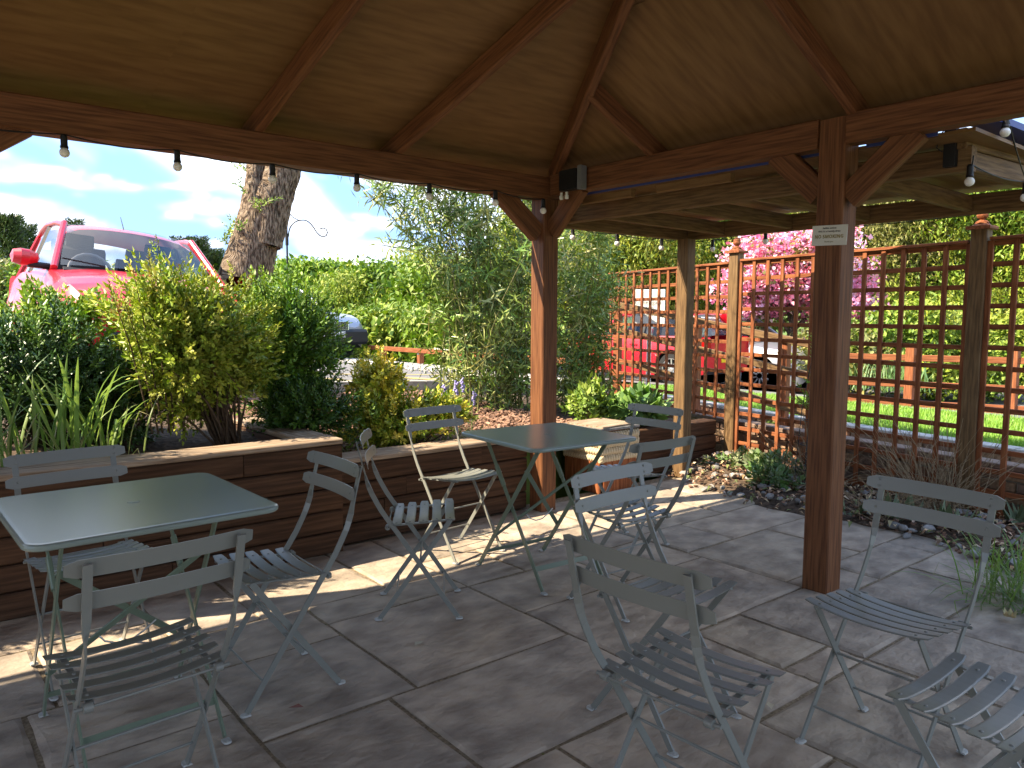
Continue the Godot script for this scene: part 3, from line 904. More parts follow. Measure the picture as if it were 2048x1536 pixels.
	timber("fascia_board", Vector3(3.802, 2.30, -4.26), Vector3(3.802, 2.30, 1.8), 0.09, 0.02, M.stained_0, g)

func make_lean_to() -> void:
	R.seed = 10
	var g := thing("flat_roof_shelter", "low flat timber roof joined to the gazebo, on one pale post", "shelter")
	var pl := func() -> Material: return M["pale_timber_%d" % R.randi_range(0, 1)]
	timber("post", Vector3(5.265, -0.01, -4.12), Vector3(5.265, 2.02, -4.12), 0.11, 0.11, M.pale_timber_0, g, Vector3.BACK)
	timber("inner_beam", Vector3(3.945, 2.107, -4.24), Vector3(3.945, 2.107, -1.45), 0.115, 0.06, M.pale_timber_1, g)
	timber("edge_beam", Vector3(3.70, 2.08, -4.205), Vector3(5.40, 2.08, -4.205), 0.12, 0.05, M.pale_timber_0, g)
	timber("edge_beam", Vector3(5.37, 2.085, -4.175), Vector3(5.37, 2.085, -1.3), 0.125, 0.05, M.pale_timber_1, g)
	for z in [-3.82, -3.22, -2.63, -1.98]:
		timber("joist", Vector3(3.98, 2.10, z), Vector3(5.34, 2.088, z), 0.10, 0.045, pl.call(), g)
	timber("end_beam", Vector3(3.93, 2.10, -1.50), Vector3(5.4, 2.10, -1.40), 0.092, 0.075, M.pale_timber_0, g)
	timber("end_beam", Vector3(3.90, 2.198, -1.505), Vector3(5.4, 2.198, -1.405), 0.092, 0.075, M.pale_timber_1, g)
	var b := MB.new()
	b.box(Vector3.ZERO, Vector3(1.80, 0.016, 2.94))
	put("roof_sheet", b, M.plywood, g, Vector3(4.60, 2.187, -2.83))
	# noggins between the two roofs, with dark gaps beside them
	for q in [[-3.80, -3.36], [-3.16, -2.62]]:
		timber("noggin", Vector3(3.745, 2.160, q[0]), Vector3(3.745, 2.160, q[1]), 0.06, 0.04, M.plywood_edge, g)
	var sh := MB.new()
	sh.bar(Vector3(3.664, 2.187, -3.90), Vector3(3.664, 2.187, -2.05), 0.022, 0.006)
	sh.bar(Vector3(3.664, 2.187, -1.82), Vector3(3.664, 2.187, -1.50), 0.022, 0.006)
	sh.bar(Vector3(3.90, 2.262, -1.40), Vector3(4.6, 2.25, -1.36), 0.03, 0.12)
	put("blue_membrane", sh, M.blue_sheet, g)

func make_lights() -> void:
	var hb := MB.new()
	hb.lathe([Vector2(0.0, 0.052), Vector2(0.015, 0.052)].slice(0, 0) + [Vector2(0.0155, -0.004), Vector2(0.0175, 0.0), Vector2(0.0165, 0.006), Vector2(0.0145, 0.010), Vector2(0.0145, 0.048), Vector2(0.011, 0.056), Vector2(0.0, 0.058)], 12)
	var hold := hb.mesh()
	var bb := MB.new()
	var pr := []
	for k in 9:
		var a := -PI / 2 + PI * 0.80 * k / 8.0
		pr.append(Vector2(cos(a) * 0.0215, -0.022 + sin(a) * 0.0215))
	pr.append(Vector2(0.012, 0.0))
	bb.lathe(pr, 16)
	var bulb := bb.mesh()
	var strings := [
		["black festoon cable with white bulbs along the gazebo beam above the planters", [Vector3(0.10, 2.150, -3.925), Vector3(0.655, 2.145, -3.925), Vector3(1.13, 2.143, -3.925), Vector3(1.60, 2.137, -3.925), Vector3(2.085, 2.145, -3.925), Vector3(2.566, 2.145, -3.925), Vector3(3.068, 2.158, -3.925), Vector3(3.46, 2.14, -3.905)], [1, 2, 3, 4, 5, 6, 7]],
		["black festoon cable with white bulbs along the outer edge of the flat shelter roof", [Vector3(3.66, 2.06, -4.245), Vector3(4.06, 2.03, -4.245), Vector3(4.55, 2.015, -4.245), Vector3(5.09, 2.012, -4.245), Vector3(5.33, 2.03, -4.25), Vector3(5.42, 2.004, -3.97), Vector3(5.42, 2.03, -3.47), Vector3(5.42, 2.025, -1.7)], [1, 2, 3, 5, 6]],
		["black festoon cable with three white bulbs at the open end of the flat shelter", [Vector3(3.90, 2.10, -1.44), Vector3(3.92, 2.065, -1.455), Vector3(4.54, 2.05, -1.42), Vector3(3.95, 2.27, -1.33)], [1, 2, 3]],
	]
	for s in strings:
		var t := thing("festoon_lights", s[0], "string lights", Vector3.ZERO, 0, "festoon lights")
		var pts: Array = s[1]
		var cab := MB.new()
		var curve := []
		for i in pts.size() - 1:
			for k in 8:
				var u := k / 8.0
				curve.append(pts[i].lerp(pts[i + 1], u) + Vector3(0, 0.012 - 0.020 * sin(PI * u), 0.004))
		curve.append(pts[-1] + Vector3(0, 0.012, 0.004))
		cab.tube(curve, 0.0035, 6)
		put("cable", cab, M.black_plastic, t)
		for i in s[2]:
			var o := put("lamp_holder", hold, M.black_plastic, t, pts[i] + Vector3(0, -0.044, 0))
			put("bulb", bulb, M.bulb_glass, o, Vector3.ZERO)

func text_mesh(s: String, size: float, bold := false) -> TextMesh:
	var t := TextMesh.new()
	var f := SystemFont.new()
	f.font_names = PackedStringArray(["Droid Sans"])
	if bold:
		f.font_weight = 700
	t.font = f
	t.text = s
	t.font_size = 64
	t.pixel_size = size / 64.0
	t.depth = 0.0006
	return t

func make_fittings() -> void:
	# notice on the post: hangs on the face that looks along -x
	var s := thing("notice_board", "small white no smoking notice fixed to the near gazebo post", "sign", Vector3(3.551, 1.765, -1.927), -PI / 2)
	s.rotation.z = -0.035
	s.rotation_order = EULER_ORDER_YXZ
	var b := MB.new()
	b.box(Vector3.ZERO, Vector3(0.178, 0.096, 0.003), Basis.IDENTITY, 0.0008)
	put("plate", b, M.sign_white, s)
	for l in [["Polite notice", 0.0115, 0.034, true, "print_black"], ["this is a Family Area", 0.0115, 0.019, true, "print_black"], ["NO SMOKING", 0.0225, -0.006, true, "print_gold"], ["Thank you", 0.010, -0.030, false, "print_gold"]]:
		put("lettering", text_mesh(l[0], l[1], l[3]), M[l[4]], s, Vector3(0, l[2], 0.0022))
	# junction box with two cable glands, in the corner under the beam
	var j := thing("junction_box", "black electrical junction box with two white cable glands in the roof corner", "junction box", Vector3(3.515, 2.255, -3.70))
	b = MB.new()
	b.box(Vector3.ZERO, Vector3(0.06, 0.13, 0.16), Basis.IDENTITY, 0.006)
	put("case", b, M.black_plastic, j)
	b = MB.new()
	b.box(Vector3.ZERO, Vector3(0.05, 0.15, 0.035), Basis.IDENTITY, 0.004)
	put("end_cover", b, M.grey_plastic, j, Vector3(-0.014, 0, 0.118))
	for z in [-0.065, -0.015]:
		b = MB.new()
		b.lathe([Vector2(0.0, -0.045), Vector2(0.011, -0.045), Vector2(0.013, -0.040), Vector2(0.013, -0.022), Vector2(0.009, -0.018), Vector2(0.009, 0.0)], 10)
		put("cable_gland", b, M.white_plastic, j, Vector3(-0.02, -0.076, z))
	# black speaker-like box hung at the end of the shelter beam
	var k := thing("speaker_box", "slim black box fixed at the end of the shelter's inner beam", "speaker", Vector3(3.898, 2.165, -1.535))
	b = MB.new()
	b.box(Vector3.ZERO, Vector3(0.034, 0.185, 0.052), Basis.IDENTITY, 0.004)
	put("case", b, M.black_plastic, k)
	b = MB.new()
	b.tube([Vector3(-0.018, 0.085, -0.02), Vector3(-0.03, 0.05, -0.045), Vector3(-0.03, 0.0, -0.05), Vector3(-0.018, -0.02, -0.03)], 0.003, 6)
	put("lead", b, M.black_plastic, k)
	# rope-wrapped stand with a stone top
	var r := thing("rope_stand", "square wooden stand wound with thick cream rope under a dark slate top", "stand", Vector3(4.43, 0.0, -4.275))
	var hw := 0.205
	for q in [[Vector3(-hw, 0, 0), Vector3(0, 0, 1)], [Vector3(hw, 0, 0), Vector3(0, 0, 1)], [Vector3(0, 0, hw), Vector3(1, 0, 0)], [Vector3(0, 0, -hw), Vector3(1, 0, 0)]]:
		for i in 4:
			var c: Vector3 = q[0] + q[1] * (-0.148 + 0.0985 * i) * (1.0 if absf(q[0].x) > 0.1 else 0.93)
			timber("board", c + Vector3(0, 0.0, 0), c + Vector3(0, 0.26, 0), 0.095 if absf(q[0].x) > 0.1 else 0.089, 0.02, M["trellis_wood_%d" % (i % 2)], r, q[1], 0.003)
	b = MB.new()
	b.box(Vector3(0, 0.36, 0), Vector3(0.36, 0.24, 0.36))
	put("core", b, M.trellis_wood_0, r)
	for c in 4:
		for sd in 4:
			var B := Basis(Vector3.UP, PI / 2 * sd)
			for kx in 15:
				var bb := MB.new()
				if not shapes.has("rope_twist"):
					var pts := []
					var rr := []
					for e in 7:
						var u := e / 6.0
						pts.append(Vector3(-0.021 + 0.042 * u, -0.027 + 0.054 * u, 0.016 * sin(PI * u)))
						rr.append(0.0185 * sqrt(sin(PI * (0.10 + 0.80 * u))))
					bb.tube(pts, rr, 8)
					shapes.rope_twist = bb.mesh()
				put("rope_strand", shapes.rope_twist, M.rope, r, B * Vector3(-0.195 + kx * 0.028, 0.268 + c * 0.058, 0.192) + Vector3.ZERO, B)
	b = MB.new()
	b.box(Vector3(0, 0, 0), Vector3(0.44, 0.022, 0.43), Basis.IDENTITY, 0.004)
	put("slate_top", b, M.slate, r, Vector3(0, 0.497, 0))
	b = MB.new()
	b.box(Vector3(0, 0, 0), Vector3(0.40, 0.016, 0.38), Basis(Vector3.UP, 0.06), 0.004)
	put("slate_top", b, M.weathered_0, r, Vector3(-0.01, 0.516, 0.01))

const LEVELS := [[-300.0, 6.0], [-60.0, 4.0], [-20.0, 2.2], [-6.0, 1.42], [0.4, 0.87], [1.76, 0.755], [3.1, 0.67], [4.7, 0.60], [7.4, 0.46], [10.0, 0.20], [12.5, 0.0], [15.0, -0.28], [22.0, -0.35], [60.0, 1.6], [300.0, 14.0]]

func level(x: float) -> float:
	for i in LEVELS.size() - 1:
		if x <= LEVELS[i + 1][0]:
			return lerpf(LEVELS[i][1], LEVELS[i + 1][1], clampf((x - LEVELS[i][0]) / (LEVELS[i + 1][0] - LEVELS[i][0]), 0, 1))
	return LEVELS[-1][1]

func trellis_x(z: float) -> float:
	return 6.1 - (0.175 if z > -4.2 else 0.27) * (z + 4.2)

func far_rise(x: float, z: float) -> float:
	var d := Vector2(x, z).length()
	return maxf(0.0, d - 24.0) * 0.034

func ground_height(x: float, z: float) -> float:
	if x > -8.0 and z > (-4.62 if x > 3.55 else -4.44 if x > 1.9 else -4.32) and x < trellis_x(z) + 0.15 and z < 7.0:
		return -0.14
	if z > -4.3 and x <= -8.0:
		return 0.0
	if z >= 7.0:
		return 0.0
	if x > trellis_x(z) + 0.14 and x < 10.6 and z > -9.0:
		return 0.06 if x < trellis_x(z) + 1.0 else lerpf(0.31, 0.10, clampf((x - 7.0) / 3.6, 0, 1))
	if z > -7.0 and x < 3.9:
		return 0.40
	if z > -7.0 and x < 7.0:
		return lerpf(0.30, 0.44, clampf((-z - 4.3) / 2.7, 0, 1))
	return level(x) - 0.05 + far_rise(x, z)

func make_terrain() -> void:
	var xs := [-320.0, -160.0, -90.0, -55.0, -35.0, -24.0, -17.0, -12.0, -9.0, -8.05, -7.95]
	var x := -7.5
	while x < 16.0:
		xs.append(x); x += 0.35
	xs.append_array([17.0, 19.0, 22.0, 26.0, 31.0, 38.0, 47.0, 60.0, 85.0, 130.0, 200.0, 320.0])
	var zs := [-320.0, -200.0, -130.0, -90.0, -66.0, -52.0, -42.0, -34.0, -28.0, -24.0, -20.5, -18.0, -16.0, -14.5, -13.0, -12.0, -11.0, -10.0, -9.05, -8.95, -8.5, -8.0, -7.5, -7.06, -6.94]
	var z := -6.6
	while z < -4.85:
		zs.append(z); z += 0.3
	zs.append_array([-4.70, -4.64, -4.60, -4.50, -4.46, -4.42, -4.34, -4.30, -4.1, -3.6, -3.0, -2.4, -1.8, -1.2, -0.6, 0.0, 1.0, 2.0, 4.0, 6.9, 7.1, 10.0, 20.0, 50.0, 120.0, 320.0])
	var P := []
	for zz in zs:
		var row := []
		for xx in xs:
			row.append(Vector3(xx, ground_height(xx, zz), zz))
		P.append(row)
	var b := MB.new()
	P.reverse()
	b.grid(P)
	struct("ground", b, M.meadow)
	# car park surface with its slope
	b = MB.new()
	P = []
	for zz in [-7.12, -9.0, -12.0, -16.0, -22.0, -30.0]:
		var row := []
		for xx in [-30.0, -14.0, -6.0, 0.4, 1.76, 3.1, 4.7, 6.0, 7.4, 7.9]:
			row.append(Vector3(xx, level(xx) + maxf(0.0, far_rise(xx, zz)), zz))
		P.append(row)
	P.reverse()
	b.grid(P)
	struct("car_park", b, M.asphalt)
	b = MB.new()
	P = []
	for zz in [-26.0, -16.0, -9.05, -4.0, 0.0]:
		var row := []
		for xx in [10.7, 12.5, 15.0, 22.0]:
			row.append(Vector3(xx, level(xx) + far_rise(xx, zz) + 0.01, zz))
		P.append(row)
	P.reverse()
	b.grid(P)
	struct("driveway", b, M.asphalt)
	b = MB.new()
	b.quad(Vector3(-14, 0.012, 7.2), Vector3(-14, 0.012, 22), Vector3(16, 0.012, 22), Vector3(16, 0.012, 7.2))
	b.quad(Vector3(-14, 0.012, -4.2), Vector3(-14, 0.012, 7.2), Vector3(-8.02, 0.012, 7.2), Vector3(-8.02, 0.012, -4.2))
	struct("gravel_yard", b, M.concrete)
	# yellow hatching
	var hat := func(p: Vector2, q: Vector2, w: float) -> void:
		var m := MB.new()
		var d := (q - p).normalized().orthogonal() * w / 2
		var V := func(a: Vector2) -> Vector3: return Vector3(a.x, level(a.x) + 0.006, a.y)
		var n := 4
		for i in n:
			var a := p.lerp(q, i / float(n))
			var e := p.lerp(q, (i + 1) / float(n))
			m.quad(V.call(a + d), V.call(a - d), V.call(e - d), V.call(e + d))
		var o := struct("painted_line", m, M.yellow_paint)
		o.name = o.name
	for q in [[Vector2(2.6, -7.9), Vector2(7.2, -7.75), 0.09], [Vector2(2.6, -9.1), Vector2(7.4, -9.0), 0.09], [Vector2(4.75, -8.95), Vector2(5.35, -7.95), 0.28], [Vector2(6.0, -8.7), Vector2(6.5, -7.85), 0.3], [Vector2(3.3, -9.0), Vector2(4.0, -8.0), 0.28]]:
		hat.call(q[0], q[1], q[2])
	# kerb of concrete blocks
	var kb := MB.new()
	kb.box(Vector3(2.3, 0.30, -7.04), Vector3(10.4, 0.2, 0.10))
	var kerb := struct("kerb", kb, M.concrete)
	var xk := -2.8
	while xk < 7.2:
		var bb := MB.new()
		bb.prism([Vector2(0.0, -0.06), Vector2(0.0, 0.06), Vector2(-0.24, 0.06), Vector2(-0.24, -0.06)], -0.454, 0.454)
		var o := put("kerb_block", bb, M.concrete, kerb, Vector3(xk + 0.455, level(xk + 0.455) + 0.055, -7.05))
		o.rotation.z = atan2(level(xk + 0.91) - level(xk), 0.91)
		xk += 0.915
	# soil in the raised beds and along the trellis
	bed("planting_bed", -3.3, 1.80, -7.0, -4.16, func(x_: float, z_: float) -> float: return lerpf(0.585, minf(level(x_), 0.80) - 0.04, smoothstep(-4.4, -6.6, z_)), M.soil, 3)
	bed("mulch_bed", 1.98, 4.3, -7.0, -4.29, func(x_: float, z_: float) -> float: return lerpf(0.462, level(x_) - 0.07, smoothstep(-4.4, -6.6, z_)), M.bark_mulch, 4)
	bed("planting_bed", 3.62, 6.1, -7.0, -4.44, func(x_: float, z_: float) -> float: return lerpf(0.34, level(x_) - 0.08, smoothstep(-4.5, -6.6, z_)), M.soil, 5)
	var eb := MB.new()
	P = []
	var nz := noise(91, 1.6, 4)
	for i in 34:
		var zz: float = lerpf(-4.28, 0.6, i / 33.0)
		var row := []
		var x0 := edge_x(zz)
		var x1 := trellis_x(zz) + 0.12
		for j in 16:
			var u := j / 15.0
			var xx := lerpf(x0, x1, u)
			row.append(Vector3(xx, -0.02 + smoothstep(0.0, 0.22, u) * (0.055 + 0.05 * nz.get_noise_2d(xx * 3, zz * 3)) + 0.09 * smoothstep(0.8, 0.0, absf(zz + 3.85)) * smoothstep(0.2, 0.8, u), zz))
		P.append(row)
	P.reverse()
	eb.grid(P)
	struct("flower_border", eb, M.soil)
	# lawn beyond the trellis and the concrete ramp beside it
	bed("lawn", 0, 0, 0, 0, func(_x: float, _z: float) -> float: return 0.0, M.turf, 6)
	# gravel along the rail
	R.seed = 31
	var st := MB.new()
	st.lathe([Vector2(0.0, -0.5), Vector2(0.6, -0.3), Vector2(0.8, 0.1), Vector2(0.45, 0.45), Vector2(0, 0.5)], 6)
	var xf := []
	var cols := []
	for k in 5200:
		var zz2 := R.randf_range(-14.0, -7.6)
		var xx2 := R.randf_range(6.75, 7.95) if R.randf() < 0.8 else R.randf_range(6.2, 7.95)
		xf.append(Transform3D(Basis.from_euler(Vector3(R.randf() * 6, R.randf() * 6, 0)).scaled(Vector3.ONE * R.randf_range(0.025, 0.06)), Vector3(xx2, level(xx2) + 0.012, zz2)))
		var g := R.randf_range(0.28, 0.52)
		cols.append(Color(g, g * 0.93, g * 0.80))
	var gh := Node3D.new()
	gh.name = "gravel_strip"
	add_child(gh)
	var gc := copies("pebbles", st.mesh(), M.dry_stem, xf, cols, gh)
	gh.set_meta("kind", "stuff"); gc.set_meta("kind", "stuff")
	tag(gh, "pale gravel strip between the car park and the knee rail", "gravel")

func edge_x(z: float) -> float:
	var e := [[-4.3, 5.16], [-3.68, 4.97], [-3.11, 4.77], [-2.73, 4.80], [-2.14, 4.91], [-1.78, 4.82], [-1.32, 4.50], [-0.9, 4.1], [0.7, 3.9]]
	for i in e.size() - 1:
		if z <= e[i + 1][0]:
			return lerpf(e[i][1], e[i + 1][1], clampf((z - e[i][0]) / (e[i + 1][0] - e[i][0]), 0, 1)) + 0.03 * sin(z * 9.0)
	return 3.9

func bed(called: String, x0: float, x1: float, z0: float, z1: float, f: Callable, m: Material, seed_: int) -> void:
	var b := MB.new()
	var P := []
	var nz := noise(seed_, 2.2, 4)
	if called == "lawn":
		for i in 22:
			var zz := lerpf(-9.0, 0.8, i / 21.0)
			var row := []
			for j in 14:
				var xx := lerpf(trellis_x(zz) + 1.16, 10.62, j / 13.0)
				row.append(Vector3(xx, lerpf(0.335, 0.15, clampf((xx - 7.0) / 3.6, 0, 1)) + 0.015 * nz.get_noise_2d(xx, zz), zz))
			P.append(row)
	else:
		var nx := maxi(6, int((x1 - x0) / 0.14))
		var nk := maxi(6, int((z1 - z0) / 0.14))
		for i in nk + 1:
			var row := []
			for j in nx + 1:
				var xx := lerpf(x0, x1, j / float(nx))
				var zz := lerpf(z0, z1, i / float(nk))
				row.append(Vector3(xx, f.call(xx, zz) + 0.035 * nz.get_noise_2d(xx * 2.0, zz * 2.0), zz))
			P.append(row)
	P.reverse()
	b.grid(P)
	struct(called, b, m)

func brick_wall(called: String, label: String, off: float, z0: float, z1: float, y0: float, courses: int, depth: float) -> void:
	var t := thing(called, label, "wall", Vector3.ZERO, 0, "low brick walls beyond the trellis")
	var back := MB.new()
	var P := []
	for q in [[z0, 0], [-4.2, 0], [z1, 0]]:
		P.append(Vector3(trellis_x(q[0]) + off, 0, q[0]))
	for i in 2:
		back.bar(P[i] + Vector3(0.012, y0 + courses * 0.0375 - 0.004, 0), P[i + 1] + Vector3(0.012, y0 + courses * 0.0375 - 0.004, 0), courses * 0.075 - 0.008, depth - 0.03)
	put("mortar_core", back, M.mortar, t)
	var bm := []
	for k in 3:
		var b := MB.new()
		b.box(Vector3.ZERO, Vector3(0.218, 0.064, depth - 0.004 * k), Basis.IDENTITY, 0.004)
		bm.append(b.mesh())
	for c in courses:
		var z := z0 + (0.118 if c % 2 else 0.0)
		while z < z1 - 0.1:
			var zc := z + 0.11
			var p := Vector3(trellis_x(zc) + off, y0 + 0.0375 + c * 0.075, zc)
			var d := Vector3(trellis_x(zc + 0.05) - trellis_x(zc - 0.05), 0, 0.1).normalized()
			put("brick", bm[R.randi() % 3], M["brick_%d" % R.randi_range(0, 2)], t, p + Vector3(R.randf_range(-0.002, 0.002), 0, 0), Basis(d, Vector3.UP, d.cross(Vector3.UP)))
			z += 0.234
	var zc2 := z0
	while zc2 < z1 - 0.2:
		var cb := MB.new()
		cb.box(Vector3.ZERO, Vector3(0.44, 0.04, depth + 0.06), Basis.IDENTITY, 0.006)
		var zm := zc2 + 0.225
		var d := Vector3(trellis_x(zm + 0.05) - trellis_x(zm - 0.05), 0, 0.1).normalized()
		put("coping_stone", cb, M.concrete if off > 0.5 else M.brick_2, t, Vector3(trellis_x(zm) + off, y0 + courses * 0.075 + 0.02, zm), Basis(d, Vector3.UP, d.cross(Vector3.UP)))
		zc2 += 0.45

func trellis_panel(label: String, z0: float, z1: float, y0: float, y1: float) -> void:
	var t := thing("trellis_panel", label, "trellis", Vector3.ZERO, 0, "square lattice trellis panels")
	var a := Vector3(trellis_x(z0), 0, z0)
	var e := Vector3(trellis_x(z1), 0, z1)
	var d := (e - a).normalized()
	var L := (e - a).length()
	var nrm := Vector3.UP.cross(d)
	if nrm.x > 0:
		nrm = -nrm
	var n := int(round(L / 0.157))
	for k in n + 1:
		var p := a + d * L * k / n + nrm * 0.009
		timber("upright_slat", p + Vector3(0, y0, 0), p + Vector3(0, y1 - 0.012, 0), 0.036, 0.0175, M["trellis_wood_%d" % R.randi_range(0, 1)], t, d, 0.002)
	var rows := int(round((y1 - y0) / 0.147))
	for k in rows + 1:
		var y := lerpf(y0 + 0.03, y1 - 0.03, k / float(rows))
		timber("cross_slat", a + Vector3(0, y, 0) - nrm * 0.009, e + Vector3(0, y, 0) - nrm * 0.009, 0.034, 0.0175, M["trellis_wood_%d" % R.randi_range(0, 1)], t, Vector3.UP, 0.002)
	timber("top_rail", a + Vector3(0, y1, 0), e + Vector3(0, y1, 0), 0.022, 0.06, M.trellis_wood_1, t, Vector3.UP, 0.003)

func trellis_post(label: String, z: float, y1: float) -> void:
	var c := Vector3(trellis_x(z), 0, z)
	var t := thing("fence_post", label, "post", c, 0, "trellis posts with acorn finials")
	timber("post_shaft", Vector3(0, -0.02, 0), Vector3(0, y1, 0), 0.10, 0.10, M.pale_timber_0, t, Vector3.BACK, 0.005)
	var b := MB.new()
	b.box(Vector3(0, 0, 0), Vector3(0.15, 0.022, 0.15), Basis.IDENTITY, 0.004)
	b.lathe([Vector2(0.075, 0.011), Vector2(0.062, 0.018), Vector2(0.045, 0.032), Vector2(0.0, 0.032)], 4, Vector3.ZERO, Basis(Vector3.UP, PI / 4))
	put("post_cap", b, M.trellis_wood_1, t, Vector3(0, y1 + 0.011, 0))
	b = MB.new()
	b.lathe([Vector2(0.040, 0.0), Vector2(0.040, 0.008), Vector2(0.030, 0.016), Vector2(0.017, 0.022), Vector2(0.017, 0.028), Vector2(0.030, 0.036), Vector2(0.036, 0.048), Vector2(0.036, 0.056), Vector2(0.033, 0.058), Vector2(0.033, 0.075), Vector2(0.028, 0.088), Vector2(0.018, 0.097), Vector2(0.0, 0.100)], 16)
	put("acorn_finial", b, M.trellis_wood_0, t, Vector3(0, y1 + 0.042, 0))

func make_fences() -> void:
	R.seed = 14
	trellis_panel("square lattice trellis between the two acorn-topped posts, dry stems at its foot", -4.13, -2.10, 0.04, 1.885)
	trellis_panel("square lattice trellis on the brick wall, bamboo at its end", -6.75, -4.27, 0.405, 1.87)
	trellis_panel("short run of square lattice trellis past the last acorn-topped post", -1.96, -0.2, 0.04, 1.895)
	trellis_post("square timber post with acorn finial rising from the pale heap of soil", -4.2, 1.955)
	trellis_post("square timber post with acorn finial behind the clump of dry stems", -2.03, 1.96)
	brick_wall("brick_wall", "low weathered brick wall right behind the trellis foot", 0.145, -7.0, -0.3, -0.02, 5, 0.10)
	brick_wall("brick_wall", "low buff brick wall holding up the lawn beyond the ramp", 1.06, -7.0, -0.3, 0.10, 3, 0.10)
	var rm := MB.new()
	var P := []
	for i in 12:
		var z := lerpf(-8.5, 0.0, i / 11.0)
		P.append([Vector3(trellis_x(z) + 0.20, lerpf(0.24, 0.17, i / 11.0), z), Vector3(trellis_x(z) + 1.0, lerpf(0.25, 0.18, i / 11.0), z)])
	P.reverse()
	rm.grid(P)
	struct("ramp_path", rm, M.concrete)
	# ramp handrail
	var hr := thing("ramp_handrail", "sloping tan timber handrail of three boards beside the ramp", "handrail")
	for q in [[1.62, -6.55], [1.36, -5.35], [1.13, -4.25]]:
		timber("post", Vector3(7.06, 0.2, q[1]), Vector3(7.06, q[0], q[1]), 0.085, 0.085, M.trellis_wood_1, hr, Vector3.BACK)
	for y in [0.0, -0.31, -0.68]:
		timber("rail", Vector3(7.0, 1.545 + y, -6.7), Vector3(7.0, 1.10 + y, -3.9), 0.075, 0.03, M.pale_timber_1, hr)
	var sg := thing("driveway_sign", "white framed notice on a post beyond the trellis, asking visitors to drive with care", "sign", Vector3(7.22, 0.2, -6.2), -PI / 2 + 0.45)
	timber("post", Vector3(0, 0, -0.05), Vector3(0, 1.40, -0.05), 0.05, 0.05, M.white_paint, sg, Vector3.BACK)
	var b := MB.new()
	b.box(Vector3(0, 1.28, 0), Vector3(0.40, 0.44, 0.02), Basis.IDENTITY, 0.004)
	put("frame", b, M.white_paint, sg)
	b = MB.new()
	b.box(Vector3(0, 1.28, 0.012), Vector3(0.35, 0.39, 0.004))
	put("panel", b, M.sign_white, sg)
	for l in [["Come again", 0.062, 1.34], ["soon", 0.062, 1.275], ["Please Drive", 0.062, 1.20]]:
		put("lettering", text_mesh(l[0], l[1]), M.print_black, sg, Vector3(0, l[2], 0.0148))
	# knee rail along the car park
	var kr := thing("knee_rail", "low reddish timber knee rail along the gravel edge of the car park", "fence")
	for k in 5:
		var z := -13.4 + k * 1.36
		timber("post", Vector3(7.66, level(7.66) - 0.05, z), Vector3(7.66, level(7.66) + 0.325, z), 0.10, 0.10, M.trellis_wood_1, kr, Vector3.BACK)
		var pb := MB.new()
		pb.box(Vector3.ZERO, Vector3(0.004, 0.10, 0.06))
		put("bracket", pb, M.steel, kr, Vector3(7.606, level(7.66) + 0.265, z))
	timber("rail", Vector3(7.60, level(7.66) + 0.29, -13.9), Vector3(7.60, level(7.66) + 0.29, -7.6), 0.085, 0.04, M.trellis_wood_0, kr)
	# rail fence past the lawn
	var lf := thing("lawn_fence", "orange timber post and rail fence across the far side of the lawn", "fence")
	for q in [Vector3(10.9, 0, -6.0), Vector3(11.35, 0, -4.85), Vector3(11.8, 0, -3.7), Vector3(12.3, 0, -2.6)]:
		timber("post", q + Vector3(0, 0.05, 0), q + Vector3(0, 0.96, 0), 0.12, 0.12, M.trellis_wood_1, lf, Vector3.BACK)
	for y in [0.80, 0.42, 0.10]:
		timber("rail", Vector3(10.84, y, -6.1), Vector3(12.26, y, -2.5), 0.09 if y > 0.2 else 0.18, 0.035, M.trellis_wood_0, lf)
	# field fence and dark pole barrier far off
	var ff := thing("field_fence", "pale post and rail fence across the far green field", "fence")
	for k in 14:
		var p := Vector3(22.0 + k * 1.75, 0, -46.0 + k * 0.55)
		p.y = ground_height(p.x, p.z)
		timber("post", p, p + Vector3(0, 1.15, 0), 0.10, 0.10, M.weathered_0, ff, Vector3.BACK)
		if k < 13:
			var q := Vector3(22.0 + (k + 1) * 1.75, 0, -46.0 + (k + 1) * 0.55)
			q.y = ground_height(q.x, q.z)
			for y in [0.45, 0.75, 1.05]:
				timber("rail", p + Vector3(0, y, 0.07), q + Vector3(0, y, 0.07), 0.09, 0.04, M.weathered_0, ff)
	var pb2 := thing("pole_barrier", "dark horizontal timber pole across the car park entrance", "barrier")
	var A := Vector3(8.0, 0, -20.2)
	var E := Vector3(11.6, 0, -19.2)
	for p in [A, E]:
		timber("post", Vector3(p.x, ground_height(p.x, p.z), p.z), Vector3(p.x, 0.85, p.z), 0.13, 0.13, M.sleeper_1, pb2, Vector3.BACK)
	timber("pole", A + Vector3(-0.3, 1.0, 0.0), E + Vector3(0.3, 0.86, 0.0), 0.13, 0.10, M.sleeper_0, pb2)
	# bird feeder crook
	var cr := thing("feeder_crook", "tall black iron bird feeder pole with scrolled hook arm, beside the leaning tree", "feeder pole", Vector3(3.545, 0.60, -8.33))
	b = MB.new()
	b.tube([Vector3(0, -0.06, 0), Vector3(0, 1.98, 0)], 0.011, 8)
	put("pole", b, M.black_iron, cr)
	b = MB.new()
	b.tube([Vector3(0, 1.55, 0), Vector3(0, 1.68, 0)], 0.018, 10)
	put("collar", b, M.black_iron, cr)
